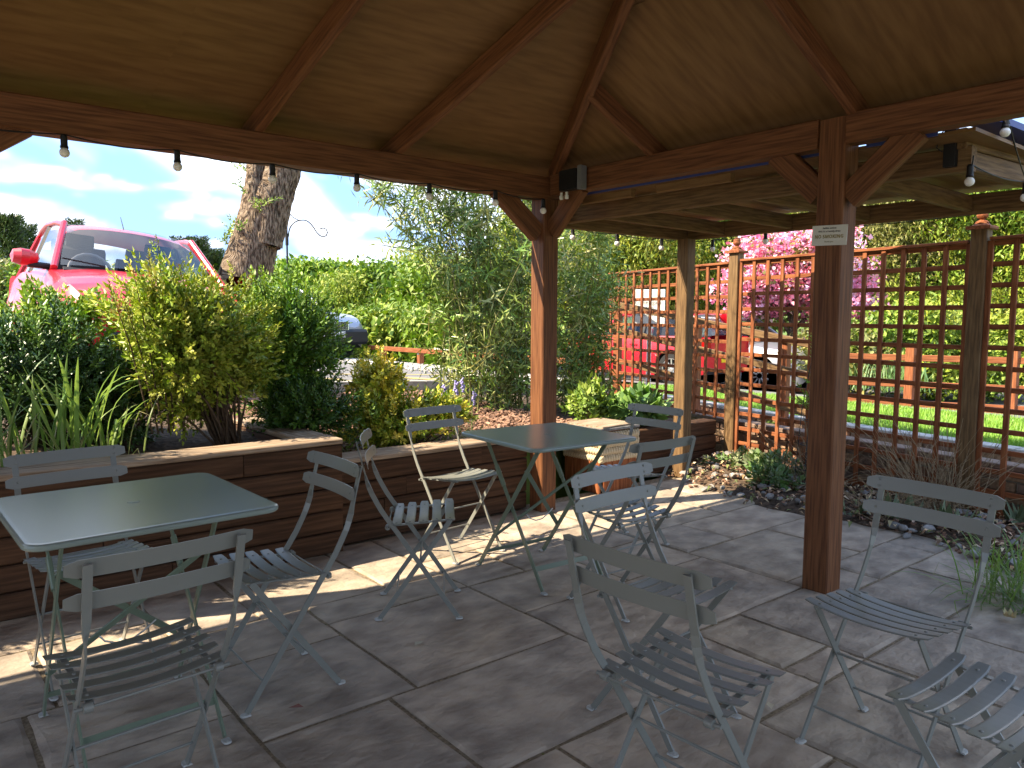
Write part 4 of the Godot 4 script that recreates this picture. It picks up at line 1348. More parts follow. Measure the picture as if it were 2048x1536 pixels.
	for s in [-1.0, 1.0]:
		b = MB.new()
		var pts := [Vector3(0, 1.60, 0)]
		for k in 25:
			var u := k / 24.0
			if u < 0.42:
				var v := u / 0.42
				pts.append(Vector3(s * (0.02 + 0.17 * v * v), 1.66 + 0.17 * sin(v * PI / 2), 0))
			elif u < 0.75:
				var v := (u - 0.42) / 0.33
				pts.append(Vector3(s * (0.19 + 0.16 * v), 1.83 - 0.17 * v * v, 0))
			else:
				var v := (u - 0.75) / 0.25
				var a := -PI * 0.75 + v * PI * 1.5
				pts.append(Vector3(s * (0.405 + 0.05 * cos(a)), 1.685 + 0.05 * sin(a) + 0.01, 0))
		b.tube(pts, 0.007, 6)
		put("scroll_arm", b, M.black_iron, cr, Vector3.ZERO, Basis(Vector3.UP, -0.67))
		b = MB.new()
		b.tube([Vector3(0, 1.99, 0), Vector3(s * 0.02, 1.92, 0), Vector3(s * 0.07, 1.86, 0), Vector3(s * 0.15, 1.82, 0)], 0.006, 6)
		put("scroll_stay", b, M.black_iron, cr, Vector3.ZERO, Basis(Vector3.UP, -0.67))
	b = MB.new()
	var fp := []
	for k in 17:
		var a := TAU * k / 16.0
		fp.append(Vector3(0.026 * cos(a), 2.02 + 0.036 * sin(a), 0.012 * sin(a * 2)))
	b.tube(fp, 0.005, 6)
	put("finial", b, M.black_iron, cr)

# a car: forward is -z, origin on the ground under the middle of the front bumper; s runs back from the nose
func make_car(called: String, label: String, paint: String, k: Dictionary) -> Node3D:
	var t := thing(called, label, "car", Vector3.ZERO, 0, "parked cars")
	var L: float = k.L
	var W: float = k.W / 1.64
	var H: float = k.H / 1.48
	var hood: float = k.hood      # where the windscreen meets the bonnet
	var fw: float = k.fw          # wheel centres behind the nose
	var rw: float = k.rw
	var wr: float = k.wr
	var keys := [
		[0.0, 0.30, 0.50, 0.56, 0.47, 0.50, 0.60, 0.625], [0.03, 0.235, 0.60, 0.665, 0.48, 0.585, 0.635, 0.665], [0.10, 0.20, 0.68, 0.745, 0.50, 0.655, 0.70, 0.735], [0.25, 0.185, 0.735, 0.79, 0.53, 0.70, 0.775, 0.825],
		[0.50, 0.18, 0.76, 0.815, 0.56, 0.725, 0.845, 0.90], [hood, 0.18, 0.775, 0.82, 0.57, 0.735, 0.925, 0.985], [hood + 0.5, 0.18, 0.775, 0.82, 0.57, 0.735, 0.945, 0.97], [L - 0.9, 0.18, 0.775, 0.82, 0.57, 0.735, 0.97, 0.98],
		[L - 0.25, 0.20, 0.74, 0.80, 0.58, 0.71, 0.98, 0.99], [L - 0.06, 0.25, 0.68, 0.745, 0.58, 0.66, 0.95, 0.96], [L, 0.33, 0.62, 0.69, 0.58, 0.62, 0.88, 0.89]]
	var at := func(s: float) -> Array:
		for i in keys.size() - 1:
			if s <= keys[i + 1][0] + 1e-5:
				var u: float = clampf((s - keys[i][0]) / maxf(1e-4, keys[i + 1][0] - keys[i][0]), 0, 1)
				var r := []
				for j in 8:
					r.append(lerpf(keys[i][j], keys[i + 1][j], u))
				return r
		return keys[-1]
	var st := [0.0, 0.03, 0.065, 0.10, 0.17, 0.25]
	var s := 0.30
	while s < L - 0.3:
		st.append(s); s += 0.045
	st.append_array([L - 0.25, L - 0.15, L - 0.06, L - 0.03, L])
	var arch := wr + 0.045
	var rowsR := []
	for sv in st:
		var r: Array = at.call(sv)
		var yb: float = r[1] * H
		for wc in [fw, rw]:
			if absf(sv - wc) < arch:
				yb = maxf(yb, wr + sqrt(arch * arch - (sv - wc) * (sv - wc)))
		var ym: float = maxf(r[4] * H, yb + 0.02)
		var ys: float = maxf(r[6] * H, ym + 0.03)
		var flare := 0.0
		for wc in [fw, rw]:
			flare = maxf(flare, smoothstep(arch + 0.12, arch - 0.05, absf(sv - wc)) * 0.012)
		rowsR.append([Vector3(r[2] * W + flare, yb, sv), Vector3((r[2] * 0.4 + r[3] * 0.6) * W + flare, lerpf(yb, ym, 0.4), sv), Vector3(r[3] * W + flare, ym, sv), Vector3((r[3] * 0.55 + r[5] * 0.45) * W, lerpf(ym, ys, 0.72), sv), Vector3(r[5] * W, ys, sv), Vector3(r[5] * W * 0.72, lerpf(ys, r[7] * H, 0.62), sv), Vector3(r[5] * W * 0.36, lerpf(ys, r[7] * H, 0.92), sv), Vector3(0, r[7] * H, sv)])
	var b := MB.new()
	var top := MB.new()
	for side in [1.0, -1.0]:
		var G := []
		for row in rowsR:
			var q := []
			for i in 5:
				q.append(row[i] * Vector3(side, 1, 1))
			if side < 0:
				q.reverse()
			G.append(q)
		G.reverse()
		b.grid(G)
		var Hd := []
		for row in rowsR:
			if row[0].z <= hood + 0.04:
				var q := []
				for i in range(4, 8):
					q.append(row[i] * Vector3(side, 1, 1))
				if side < 0:
					q.reverse()
				Hd.append(q)
		Hd.reverse()
		top.grid(Hd)
	# nose and tail caps
	var f: Array = rowsR[0]
	var e: Array = rowsR[-1]
	for i in 7:
		b.quad(f[i], f[i + 1], f[i + 1] * Vector3(-1, 1, 1), f[i] * Vector3(-1, 1, 1)) if i < 7 else null
		b.quad(e[i] * Vector3(-1, 1, 1), e[i + 1] * Vector3(-1, 1, 1), e[i + 1], e[i])
	put("body", b, M[paint], t)
	put("bonnet", top, M[paint], t)
	# dark floor, arches and cabin
	var fl := MB.new()
	fl.box(Vector3(0, 0.36 * H, L / 2), Vector3(1.30 * W, 0.30 * H, L - 0.5))
	fl.box(Vector3(0, 0.62 * H, (hood + L - 0.2) / 2 + 0.15), Vector3(1.36 * W, 0.40 * H, L - hood - 0.7))
	fl.box(Vector3(0, 0.88 * H, hood + 0.12), Vector3(1.30 * W, 0.12 * H, 0.42), Basis(Vector3.RIGHT, 0.12), 0.03)
	put("interior", fl, M.cabin, t)
	for x in [-0.36, 0.36]:
		for z in ([hood + 0.95, hood + 1.75] if L > 3.2 else [hood + 0.95]):
			var se := MB.new()
			se.box(Vector3(x * W, 0.98 * H, z), Vector3(0.44, 0.52, 0.14), Basis(Vector3.RIGHT, 0.2), 0.05)
			se.box(Vector3(x * W, 1.29 * H, z + 0.06), Vector3(0.24, 0.14, 0.09), Basis(Vector3.RIGHT, 0.2), 0.03)
			put("seat", se, M.cabin, t)
	var sw := MB.new()
	var ring := []
	for q in 21:
		ring.append(Vector3(0.36 * W + 0.175 * cos(TAU * q / 20), 0.97 * H + 0.165 * sin(TAU * q / 20), hood + 0.42 + 0.06 * sin(TAU * q / 20)))
	sw.tube(ring, 0.014, 6)
	put("steering_wheel", sw, M.grey_plastic, t)
	# roof and pillars
	var wt: float = hood + k.rake
	var re: float = L - k.tail
	var rf := MB.new()
	var RG := []
	for q in [[wt - 0.03, 0.56, 1.395], [wt + 0.06, 0.572, 1.425], [wt + 0.25, 0.582, 1.455], [(wt + re) / 2, 0.585, 1.48], [re - 0.3, 0.572, 1.462], [re - 0.05, 0.556, 1.425], [re + 0.02, 0.548, 1.405]]:
		var row := []
		for j in 11:
			var u := -1.0 + 0.2 * j
			row.append(Vector3(q[1] * W * u, (q[2] - 0.045 * u * u - 0.05 * pow(absf(u), 8)) * H, q[0]))
		RG.append(row)
	RG.reverse()
	rf.grid(RG)
	put("roof", rf, M[paint], t)
	for side in [-1.0, 1.0]:
		var bl := func(sv: float, xx: float, yy: float) -> Vector3: return Vector3(side * xx * W, yy * H, sv)
		for pl in [["front_pillar", bl.call(hood - 0.02, 0.715, 0.935), bl.call(wt, 0.565, 1.395), 0.075, 0.05], ["door_pillar", bl.call(lerpf(wt, re, 0.40), 0.735, 0.95), bl.call(lerpf(wt, re, 0.40) + 0.03, 0.585, 1.42), 0.085, 0.03], ["rear_pillar", bl.call(L - 0.28, 0.70, 0.96), bl.call(re, 0.55, 1.395), k.cp, 0.05]]:
			var pm := MB.new()
			pm.bar(pl[1], pl[2], pl[3], pl[4], Vector3(0, 0.3, -1) if pl[0] != "door_pillar" else Vector3(0, 0, 1), 0.014)
			put(pl[0], pm, M[paint] if pl[0] != "door_pillar" else M.trim_black, t)
		var rr := MB.new()
		rr.tube([bl.call(wt - 0.02, 0.565, 1.385), bl.call(wt + 0.25, 0.583, 1.425), bl.call((wt + re) / 2, 0.588, 1.445), bl.call(re - 0.3, 0.573, 1.425), bl.call(re, 0.552, 1.39)], 0.026, 8)
		put("roof_rail", rr, M[paint], t)
		var g := MB.new()
		var mid: float = lerpf(wt, re, 0.40)
		g.quad(bl.call(hood + 0.12, 0.725, 0.945), bl.call(mid - 0.04, 0.735, 0.955), bl.call(mid - 0.02, 0.588, 1.42), bl.call(wt + 0.03, 0.572, 1.39))
		put("side_window", g, M.car_glass, t)
		g = MB.new()
		g.quad(bl.call(mid + 0.05, 0.735, 0.955), bl.call(L - 0.33, 0.705, 0.965), bl.call(re - 0.06, 0.558, 1.39), bl.call(mid + 0.07, 0.588, 1.42))
		put("side_window", g, M.car_glass, t)
		# mirror
		var mr := MB.new()
		mr.lathe([Vector2(0.0, -0.085), Vector2(0.055, -0.07), Vector2(0.085, -0.02), Vector2(0.09, 0.03), Vector2(0.07, 0.075), Vector2(0.0, 0.09)], 14, Vector3.ZERO, Basis(Vector3(0, 0, 1) * 1.05, Vector3(side * 1.25, 0, 0), Vector3(0, 0.80, 0)))
		var mo := put("mirror", mr, M[paint], t, bl.call(hood + 0.17, 0.90, 1.015))
		var ma := MB.new()
		ma.box(Vector3.ZERO, Vector3(0.16, 0.05, 0.10), Basis.IDENTITY, 0.015)
		put("mirror_foot", ma, M.trim_black, mo, Vector3(-side * 0.10, -0.055, 0.01))
		# door shut lines and handle
		for dl in [hood + 0.22, mid + 0.01]:
			var dm := MB.new()
			var pts := []
			for yy in [0.28, 0.45, 0.57, 0.75, 0.86, 0.93]:
				var r: Array = at.call(dl)
				var xx: float = r[3] if yy < 0.6 else lerpf(r[3], r[5], (yy - 0.57) / 0.36)
				pts.append(Vector3(side * (xx * W - 0.002), yy * H, dl))
			dm.tube(pts, 0.0045, 4)
			put("door_gap", dm, M.trim_black, t)
		var hd := MB.new()
		hd.box(Vector3.ZERO, Vector3(0.03, 0.03, 0.18), Basis.IDENTITY, 0.01)
		put("door_handle", hd, M[paint], t, bl.call(mid - 0.16, 0.800, 0.78))
		# wheels
		for wc in [fw, rw]:
			var ty := MB.new()
			var B := Basis(Vector3(0, 1, 0), Vector3(side, 0, 0), Vector3(0, 0, 1))
			ty.lathe([Vector2(wr * 0.66, -0.11), Vector2(wr * 0.94, -0.105), Vector2(wr, -0.08), Vector2(wr, 0.07), Vector2(wr * 0.94, 0.095), Vector2(wr * 0.67, 0.10), Vector2(wr * 0.64, 0.085)], 28, Vector3.ZERO, B)
			var wh := put("wheel", ty, M.rubber, t, Vector3(side * 0.70 * W, wr, wc))
			var rm := MB.new()
			rm.lathe([Vector2(wr * 0.67, 0.0), Vector2(wr * 0.665, 0.094), Vector2(wr * 0.61, 0.088), Vector2(wr * 0.60, 0.05)], 28, Vector3.ZERO, B)
			for sp in 10:
				var a := TAU * sp / 10.0
				var d := B * Vector3(cos(a), 0, sin(a))
				rm.bar(d * wr * 0.08 + Vector3(side * 0.065, 0, 0), d * wr * 0.63 + Vector3(side * 0.080, 0, 0), 0.014, 0.032, Vector3(side, 0, 0), 0.003)
			rm.lathe([Vector2(wr * 0.16, 0.05), Vector2(wr * 0.15, 0.088), Vector2(0, 0.095)], 14, Vector3.ZERO, B)
			put("rim", rm, M.alloy, wh)
			var hub := MB.new()
			hub.lathe([Vector2(wr * 0.62, 0.02), Vector2(0.0, 0.02)], 20, Vector3.ZERO, B)
			put("brake_disc", hub, M.trim_black, wh)
			var ar := MB.new()
			ar.lathe([Vector2(arch, -0.30), Vector2(arch - 0.002, 0.10)], 30, Vector3.ZERO, B)
			put("arch_liner", ar, M.trim_black, t, Vector3(side * 0.70 * W, wr, wc))
		# headlamp: bright bowl behind a clear lens, swept round the corner
		var lens := []
		var bowl := []
		for i in 11:
			var u := i / 10.0
			var sv: float = lerpf(0.075, 0.56, pow(u, 1.25))
			var fat := pow(sin(PI * clampf(0.10 + u * 0.86, 0, 1)), 0.6)
			var mid_y := lerpf(0.635, 0.775, u)
			var row := []
			var row2 := []
			for j in 5:
				var v := -1.0 + 0.5 * j
				var yy := mid_y + v * 0.062 * fat
				var r: Array = at.call(sv)
				var wx: float = lerpf(r[3], r[5], clampf((yy - r[4]) / maxf(0.05, r[6] - r[4]), 0, 1))
				var xx := lerpf(0.46, wx + 0.008, smoothstep(0.0, 0.55, u))
				var sv2 := sv if u > 0.5 else lerpf(0.058 + 0.12 * maxf(0.0, yy - 0.62), sv, u * 2.0)
				var bul := 0.012 * (1.0 - v * v) * sin(PI * u)
				row.append(Vector3(side * (xx + bul) * W, yy * H, sv2 - bul))
				row2.append(Vector3(side * (xx - 0.035 + bul) * W, (mid_y + v * 0.056 * fat) * H, sv2 + 0.012))
			if side > 0:
				row.reverse(); row2.reverse()
			lens.append(row); bowl.append(row2)
		var lm := MB.new()
		lm.grid(lens)
		var hl := put("headlamp", lm, M.lamp_lens, t)
		var bm := MB.new()
		var off := []
		for row in lens:
			var q := []
			for p in row:
				q.append(p - Vector3(side * 0.004, 0, -0.003))
			off.append(q)
		bm.grid(off)
		put("reflector", bm, M.alloy, hl)
		for q in [[0.60, 0.125, 0.68, 0.040], [0.70, 0.27, 0.735, 0.036]]:
			var pj := MB.new()
			pj.lathe([Vector2(q[3] * 1.15, -0.02), Vector2(q[3] * 1.15, 0.012), Vector2(q[3], 0.014), Vector2(q[3] * 0.7, 0.0), Vector2(0, -0.006)], 16, Vector3(side * q[0] * W, q[2] * H, q[1]), Basis(Vector3.RIGHT, -PI / 2) * Basis(Vector3.BACK, side * -0.5))
			put("projector", pj, M.chrome, hl)
		var tl := MB.new()
		tl.box(Vector3(side * 0.66 * W, 0.83 * H, L - 0.07), Vector3(0.16, 0.26 * H, 0.14), Basis(Vector3.UP, side * 0.35), 0.04)
		put("tail_lamp", tl, M.tail_red, t)
	# windscreen and rear window, slightly bowed
	for wdw in [["windscreen", hood + 0.0, 0.665, 0.975, wt, 0.555, 1.395, -0.09], ["rear_window", L - 0.20, 0.62, 0.965, re + 0.01, 0.53, 1.39, 0.06]]:
		var g := []
		for i in 6:
			var u := i / 5.0
			var row := []
			for j in 11:
				var v := -1.0 + 0.2 * j
				row.append(Vector3(v * lerpf(wdw[2], wdw[5], u) * W, (lerpf(wdw[3], wdw[6], u) + 0.028 * (1 - v * v)) * H, lerpf(wdw[1], wdw[4], u) + wdw[7] * (1 - v * v)))
			g.append(row)
		if wdw[0] == "rear_window":
			g.reverse()
		var m := MB.new()
		m.grid(g)
		put(wdw[0], m, M.car_glass, t)
	var wp := MB.new()
	for x in [-0.30, 0.34]:
		wp.bar(Vector3(x * W, 1.0 * H, hood - 0.07), Vector3((x + 0.44) * W - 0.12, 1.03 * H, hood - 0.045), 0.012, 0.02)
	put("wiper", wp, M.trim_black, t)
	# grille, lower intake, plates
	var gr := MB.new()
	if k.get("kidney", false):
		for side in [-1.0, 1.0]:
			var fr := MB.new()
			fr.box(Vector3(side * 0.20, 0.64 * H, -0.012), Vector3(0.34, 0.20, 0.03), Basis.IDENTITY, 0.02)
			var ko := put("kidney_grille", fr, M.chrome, t)
			for i in 9:
				var sl := MB.new()
				sl.box(Vector3(side * 0.20 - 0.135 + i * 0.034, 0.64 * H, -0.026), Vector3(0.024, 0.16, 0.012))
				put("grille_slat", sl, M.trim_black, ko)
	else:
		gr.box(Vector3(0, 0.625 * H, 0.012), Vector3(0.92 * W, 0.035, 0.05), Basis.IDENTITY, 0.01)
		put("grille", gr, M.trim_black, t)
		var bd := MB.new()
		bd.lathe([Vector2(0.052, -0.008), Vector2(0.052, 0.006), Vector2(0.044, 0.010), Vector2(0.040, 0.004), Vector2(0, 0.004)], 20, Vector3(0, 0.645 * H, -0.004), Basis(Vector3.RIGHT, -PI / 2))
		put("badge", bd, M.chrome, t)
	var it := MB.new()
	it.box(Vector3(0, 0.375 * H, 0.0), Vector3(1.0 * W, 0.13 * H, 0.06), Basis.IDENTITY, 0.02)
	put("lower_intake", it, M.trim_black, t)
	if k.get("dark_bumper", false):
		var db := MB.new()
		db.box(Vector3(0, 0.42 * H, -0.004), Vector3(1.44 * W, 0.30 * H, 0.12), Basis.IDENTITY, 0.05)
		put("bumper", db, M.trim_black, t)
	var np := MB.new()
	np.box(Vector3(0, 0.47 * H, -0.066 if k.get("dark_bumper", false) else -0.036), Vector3(0.52, 0.111, 0.01), Basis.IDENTITY, 0.003)
	var plate := put("number_plate", np, M.plate_white, t)
	if k.has("plate"):
		put("lettering", text_mesh(k.plate, 0.118, true), M.print_black, plate, Vector3(0, 0.47 * H - 0.002, -0.073), Basis(Vector3.UP, PI))
	np = MB.new()
	np.box(Vector3(0, 0.52 * H, L + 0.006), Vector3(0.52, 0.111, 0.01), Basis.IDENTITY, 0.003)
	put("number_plate", np, M.plate_yellow, t)
	return t

func make_cars() -> void:
	var small := {"L": 3.54, "W": 1.64, "H": 1.48, "hood": 1.02, "rake": 0.60, "tail": 0.42, "fw": 0.60, "rw": 3.02, "wr": 0.295, "cp": 0.24}
	var a := make_car("parked_car", "bright red small hatchback parked nose-on to the tall planter, partly behind shrubs", "car_red", small)
	a.transform = Transform3D(Basis(Vector3.UP, PI) * Basis(Vector3.BACK, 0.094), Vector3(1.76, 0.757, -6.534))
	var am := MB.new()
	am.tube([Vector3(0, 1.45, 1.9), Vector3(0, 1.60, 2.08)], [0.006, 0.003], 6)
	put("aerial", am, M.trim_black, a)
	var est := {"L": 4.6, "W": 1.80, "H": 1.48, "hood": 1.45, "rake": 0.75, "tail": 0.45, "fw": 0.85, "rw": 3.65, "wr": 0.32, "cp": 0.20, "kidney": true, "dark_bumper": true, "plate": "VN60 DDD"}
	var b := make_car("parked_car", "silver-blue estate car with upright twin grille beyond the shrubs, front number plate showing", "car_grey", est)
	b.transform = Transform3D(Basis(Vector3.UP, PI + 0.12), Vector3(6.70, level(6.7) + 0.03, -13.7))
	var hat := {"L": 4.1, "W": 1.76, "H": 1.46, "hood": 1.25, "rake": 0.70, "tail": 0.55, "fw": 0.80, "rw": 3.35, "wr": 0.32, "cp": 0.24}
	var c := make_car("parked_car", "red hatchback seen broadside through the trellis, tail towards the acorn post", "car_red", hat)
	c.transform = Transform3D(Basis(Vector3.UP, 0.05), Vector3(12.50, level(12.3) + 0.02, -12.95))
	var suv := {"L": 4.5, "W": 1.88, "H": 1.66, "hood": 1.30, "rake": 0.70, "tail": 0.45, "fw": 0.92, "rw": 3.60, "wr": 0.385, "cp": 0.22}
	var d := make_car("parked_car", "large silver car behind the trellis between the acorn post and the notice post", "car_silver", suv)
	d.transform = Transform3D(Basis(Vector3.UP, PI), Vector3(15.30, level(15.2) + 0.02, -8.35))

# a leaf one unit long along +y, folded a little at the midrib
func leaf_mesh(w: float, fold := 0.10, droop := 0.12) -> ArrayMesh:
	var key := "leaf %.3f %.3f %.3f" % [w, fold, droop]
	if not shapes.has(key):
		var b := MB.new()
		leaf_into(b, Vector3.ZERO, Basis.IDENTITY, 1.0, w, fold, droop)
		shapes[key] = b.mesh()
	return shapes[key]

var simple_leaves := false
func leaf_into(b: MB, o: Vector3, B: Basis, L: float, w: float, fold: float, droop: float) -> void:
	var p0 := o
	var m1 := o + B * Vector3(0, 0.42, -0.02) * L
	var l1 := o + B * Vector3(-w / 2, 0.40, fold * w) * L
	var r1 := o + B * Vector3(w / 2, 0.40, fold * w) * L
	var t := o + B * Vector3(0, 1.0, -droop) * L
	var s := b.v.size()
	var nn := B.z.normalized()
	var side := B.x.normalized() * fold * 1.6
	b.v.append_array([p0, l1, r1, t])
	b.n.append_array([nn, (nn + side).normalized(), (nn - side).normalized(), nn])
	b.c.append_array([b.col, b.col, b.col, b.col])
	if simple_leaves:
		b.ix.append_array([s, s + 1, s + 2, s + 1, s + 3, s + 2])
		return
	b.v.append(m1); b.n.append(nn); b.c.append(b.col)
	b.ix.append_array([s, s + 1, s + 4, s, s + 4, s + 2, s + 1, s + 3, s + 4, s + 4, s + 3, s + 2])

# a twig along +y with leaves set round it; c0, c1 tint from base to tip
func sprig_mesh(key: String, n: int, L: float, leaf: float, w: float, open: float, seed_: int, c0 := Color.WHITE, c1 := Color.WHITE, droop := 0.15, gravity := 0.0) -> ArrayMesh:
	if shapes.has(key):
		return shapes[key]
	var r := RandomNumberGenerator.new()
	r.seed = seed_
	var b := MB.new()
	b.col = Color(0.7, 0.6, 0.5)
	b.tri(Vector3(-0.006, 0, 0), Vector3(0.006, 0, 0), Vector3(0, L, 0))
	for k in n:
		var u := (k + 0.6) / n
		var a := k * 2.4 + r.randf_range(-0.4, 0.4)
		var tilt := open * r.randf_range(0.75, 1.25) * (1.15 - 0.55 * u)
		var B := Basis(Vector3.UP, a) * Basis(Vector3.RIGHT, tilt)
		if gravity > 0:
			var y := B.y.lerp(Vector3.DOWN, gravity * r.randf_range(0.6, 1.2)).normalized()
			var x := y.cross(Vector3.UP).normalized()
			B = Basis(x, y, x.cross(y))
		var v := r.randf_range(0.78, 1.16)
		b.col = Color(v, v, v)
		leaf_into(b, Vector3(0, L * u, 0), B, leaf * r.randf_range(0.7, 1.15) * (1.0 - 0.35 * u * u), w, 0.25, droop)
	shapes[key] = b.mesh()
	return shapes[key]

# a ragged clump of leaves for crowns seen from afar
func clump_mesh(key: String, n: int, rad: float, leaf: float, w: float, seed_: int) -> ArrayMesh:
	if shapes.has(key):
		return shapes[key]
	var r := RandomNumberGenerator.new()
	r.seed = seed_
	var b := MB.new()
	simple_leaves = true
	for k in n:
		var d := Vector3(r.randfn(), r.randfn() * 0.8, r.randfn()).normalized() * rad * pow(r.randf(), 0.5)
		var B := Basis.from_euler(Vector3(r.randf_range(-2.2, 0.6), r.randf() * TAU, r.randf_range(-0.6, 0.6)))
		var v := r.randf_range(0.72, 1.22)
		b.col = Color(v, v, v * r.randf_range(0.8, 1.1))
		leaf_into(b, d, B, leaf * r.randf_range(0.7, 1.3), w, 0.2, 0.15)
	simple_leaves = false
	shapes[key] = b.mesh()
	return shapes[key]

func tint(cols: Array) -> Color:
	var c: Color = cols[R.randi() % cols.size()]
	var v := R.randf_range(0.75, 1.25) * 1.75
	return Color(c.r * v * R.randf_range(0.9, 1.1), c.g * v, c.b * v * R.randf_range(0.8, 1.2))

func aim(y: Vector3, spin: float) -> Basis:
	y = y.normalized()
	var x := y.cross(Vector3(0.31, 0.2, 0.93)).normalized()
	return Basis(x, y, x.cross(y)) * Basis(Vector3.UP, spin)

# shrub: stems from one base, sprigs through the volume of a lumpy crown
func shrub(called: String, label: String, base: Vector3, c: Vector3, rad: Vector3, n: int, sprig: ArrayMesh, sc: Vector2, cols: Array, m: Material, stems: int, seed_: int, stem_m: Material, tips := [], lumps := 7, category := "shrub", group := "garden shrubs") -> Node3D:
	R.seed = seed_
	var t := thing(called, label, category, base, 0, group)
	c -= base
	var balls := []
	for k in lumps:
		var d := Vector3(R.randfn(), R.randfn(), R.randfn()).normalized() * pow(R.randf(), 0.4)
		balls.append([c + d * rad * 0.62, R.randf_range(0.36, 0.62)])
	balls.append([c, 0.6])
	var sm := MB.new()
	for k in stems:
		var bl: Array = balls[R.randi() % balls.size()]
		var e: Vector3 = bl[0] + Vector3(R.randfn(), R.randfn(), R.randfn()) * rad * 0.22
		var s := Vector3(R.randf_range(-0.12, 0.12) * rad.x, 0, R.randf_range(-0.12, 0.12) * rad.z)
		var mid := s.lerp(e, 0.5) + Vector3(R.randfn() * 0.03, rad.y * 0.10, R.randfn() * 0.03)
		var th := R.randf_range(0.003, 0.0065) * (1.0 + rad.y)
		sm.tube([s - Vector3(0, 0.03, 0), s.lerp(mid, 0.5) + Vector3(R.randfn(), R.randfn(), R.randfn()) * 0.01, mid, mid.lerp(e, 0.5) + Vector3(0, rad.y * 0.04, 0), e], [th, th * 0.9, th * 0.75, th * 0.5, th * 0.3], 5, false)
	if stems:
		put("stems", sm, stem_m, t)
	var xf := []
	var cc := []
	for k in n:
		var bl: Array = balls[R.randi() % balls.size()]
		var d := Vector3(R.randfn(), R.randfn(), R.randfn()).normalized()
		var q: Vector3 = bl[0] + d * rad * bl[1] * pow(R.randf(), 0.45)
		if q.y < 0.01:
			q.y = R.randf_range(0.01, 0.06)
		var out := ((q - c) / rad).normalized() + Vector3(0, 0.7, 0) + Vector3(R.randfn(), R.randfn(), R.randfn()) * 0.45
		var s := R.randf_range(sc.x, sc.y)
		xf.append(Transform3D(aim(out, R.randf() * TAU).scaled(Vector3.ONE * s), q))
		var col := tint(cols)
		if tips.size() and (q.y - c.y) / rad.y > R.randf_range(0.25, 1.0):
			col = tint(tips)
		cc.append(col)
	bake("foliage", sprig, m, xf, cc, t)
	return t

# tree: tapered trunk, limbs, and a crown of leaf clumps round the limb ends
func tree(called: String, label: String, at: Vector3, h: float, rx: float, n: int, clump: ArrayMesh, sc: Vector2, cols: Array, seed_: int, low := 0.25, group := "trees beyond the car park", m: Material = null, flat := 1.0) -> Node3D:
	R.seed = seed_
	at.y = ground_height(at.x, at.z) - 0.05
	var t := thing(called, label, "tree", at, R.randf() * TAU, group)
	var tr := MB.new()
	var tops := []
	var fork := h * lerpf(low, 1.0, 0.18)
	tr.tube([Vector3.ZERO, Vector3(R.randfn() * 0.05, fork * 0.5, R.randfn() * 0.05), Vector3(0, fork, 0), Vector3(R.randfn() * 0.2, h * 0.75, R.randfn() * 0.2)], [h * 0.028, h * 0.022, h * 0.018, h * 0.004], 7)
	for k in 9:
		var a := k * 2.4 + R.randf() * 0.7
		var hh := h * R.randf_range(maxf(low, 0.12), 0.72)
		var e := Vector3(cos(a) * rx * R.randf_range(0.45, 0.8), minf(h * 0.93, hh + h * R.randf_range(0.08, 0.28)), sin(a) * rx * R.randf_range(0.45, 0.8))
		var s := Vector3(0, hh * 0.8, 0)
		tr.tube([s, s.lerp(e, 0.5) + Vector3(0, h * 0.03, 0), e], [h * 0.012, h * 0.008, h * 0.003], 5, false)
		tops.append(e)
	put("trunk", tr, M.tree_bark, t)
	for k in 6:
		var a := R.randf() * TAU
		tops.append(Vector3(cos(a) * rx * R.randf_range(0.1, 0.5), h * R.randf_range(0.6, 0.92), sin(a) * rx * R.randf_range(0.1, 0.5)))
	var xf := []
	var cc := []
	for k in n:
		var o: Vector3 = tops[R.randi() % tops.size()]
		var d := Vector3(R.randfn(), R.randfn() * flat, R.randfn()).normalized()
		var q := o + d * rx * R.randf_range(0.10, 0.46)
		if q.y < h * low * 0.5:
			q.y = h * R.randf_range(low * 0.5, low + 0.12)
		if q.y > h:
			q.y = h - R.randf() * 0.3
		var s := R.randf_range(sc.x, sc.y)
		xf.append(Transform3D(Basis.from_euler(Vector3(R.randf_range(-0.5, 0.5), R.randf() * TAU, R.randf_range(-0.5, 0.5))).scaled(Vector3.ONE * s), q))
		cc.append(tint(cols))
	bake("crown", clump, m if m else M.leaf, xf, cc, t)
	return t

func conifer(label: String, at: Vector3, h: float, seed_: int) -> void:
	R.seed = seed_
	at.y = ground_height(at.x, at.z) - 0.05
	var t := thing("pine_tree", label, "tree", at, 0, "dark pines on the skyline")
	var tr := MB.new()
	tr.tube([Vector3.ZERO, Vector3(0.1, h * 0.5, 0), Vector3(0, h, 0)], [h * 0.02, h * 0.013, 0.03], 6)
	put("trunk", tr, M.tree_bark, t)
	var xf := []
	var cc := []
	for k in 420:
		var u := pow(R.randf(), 0.7)
		var y := h * lerpf(0.30, 1.0, u)
		var r := h * 0.20 * (1.05 - u) * R.randf_range(0.5, 1.15) * (0.6 + 0.4 * sin(y * 2.7))
		var a := R.randf() * TAU
		xf.append(Transform3D(Basis(Vector3.UP, R.randf() * TAU).scaled(Vector3(1.4, 0.7, 1.4) * R.randf_range(0.8, 1.3)), Vector3(cos(a) * r, y, sin(a) * r)))
		cc.append(tint([Color(0.030, 0.045, 0.014), Color(0.045, 0.060, 0.02)]))
	bake("crown", clump_mesh("pine", 14, 0.5, 0.34, 0.16, 71), M.leaf_glossy, xf, cc, t)

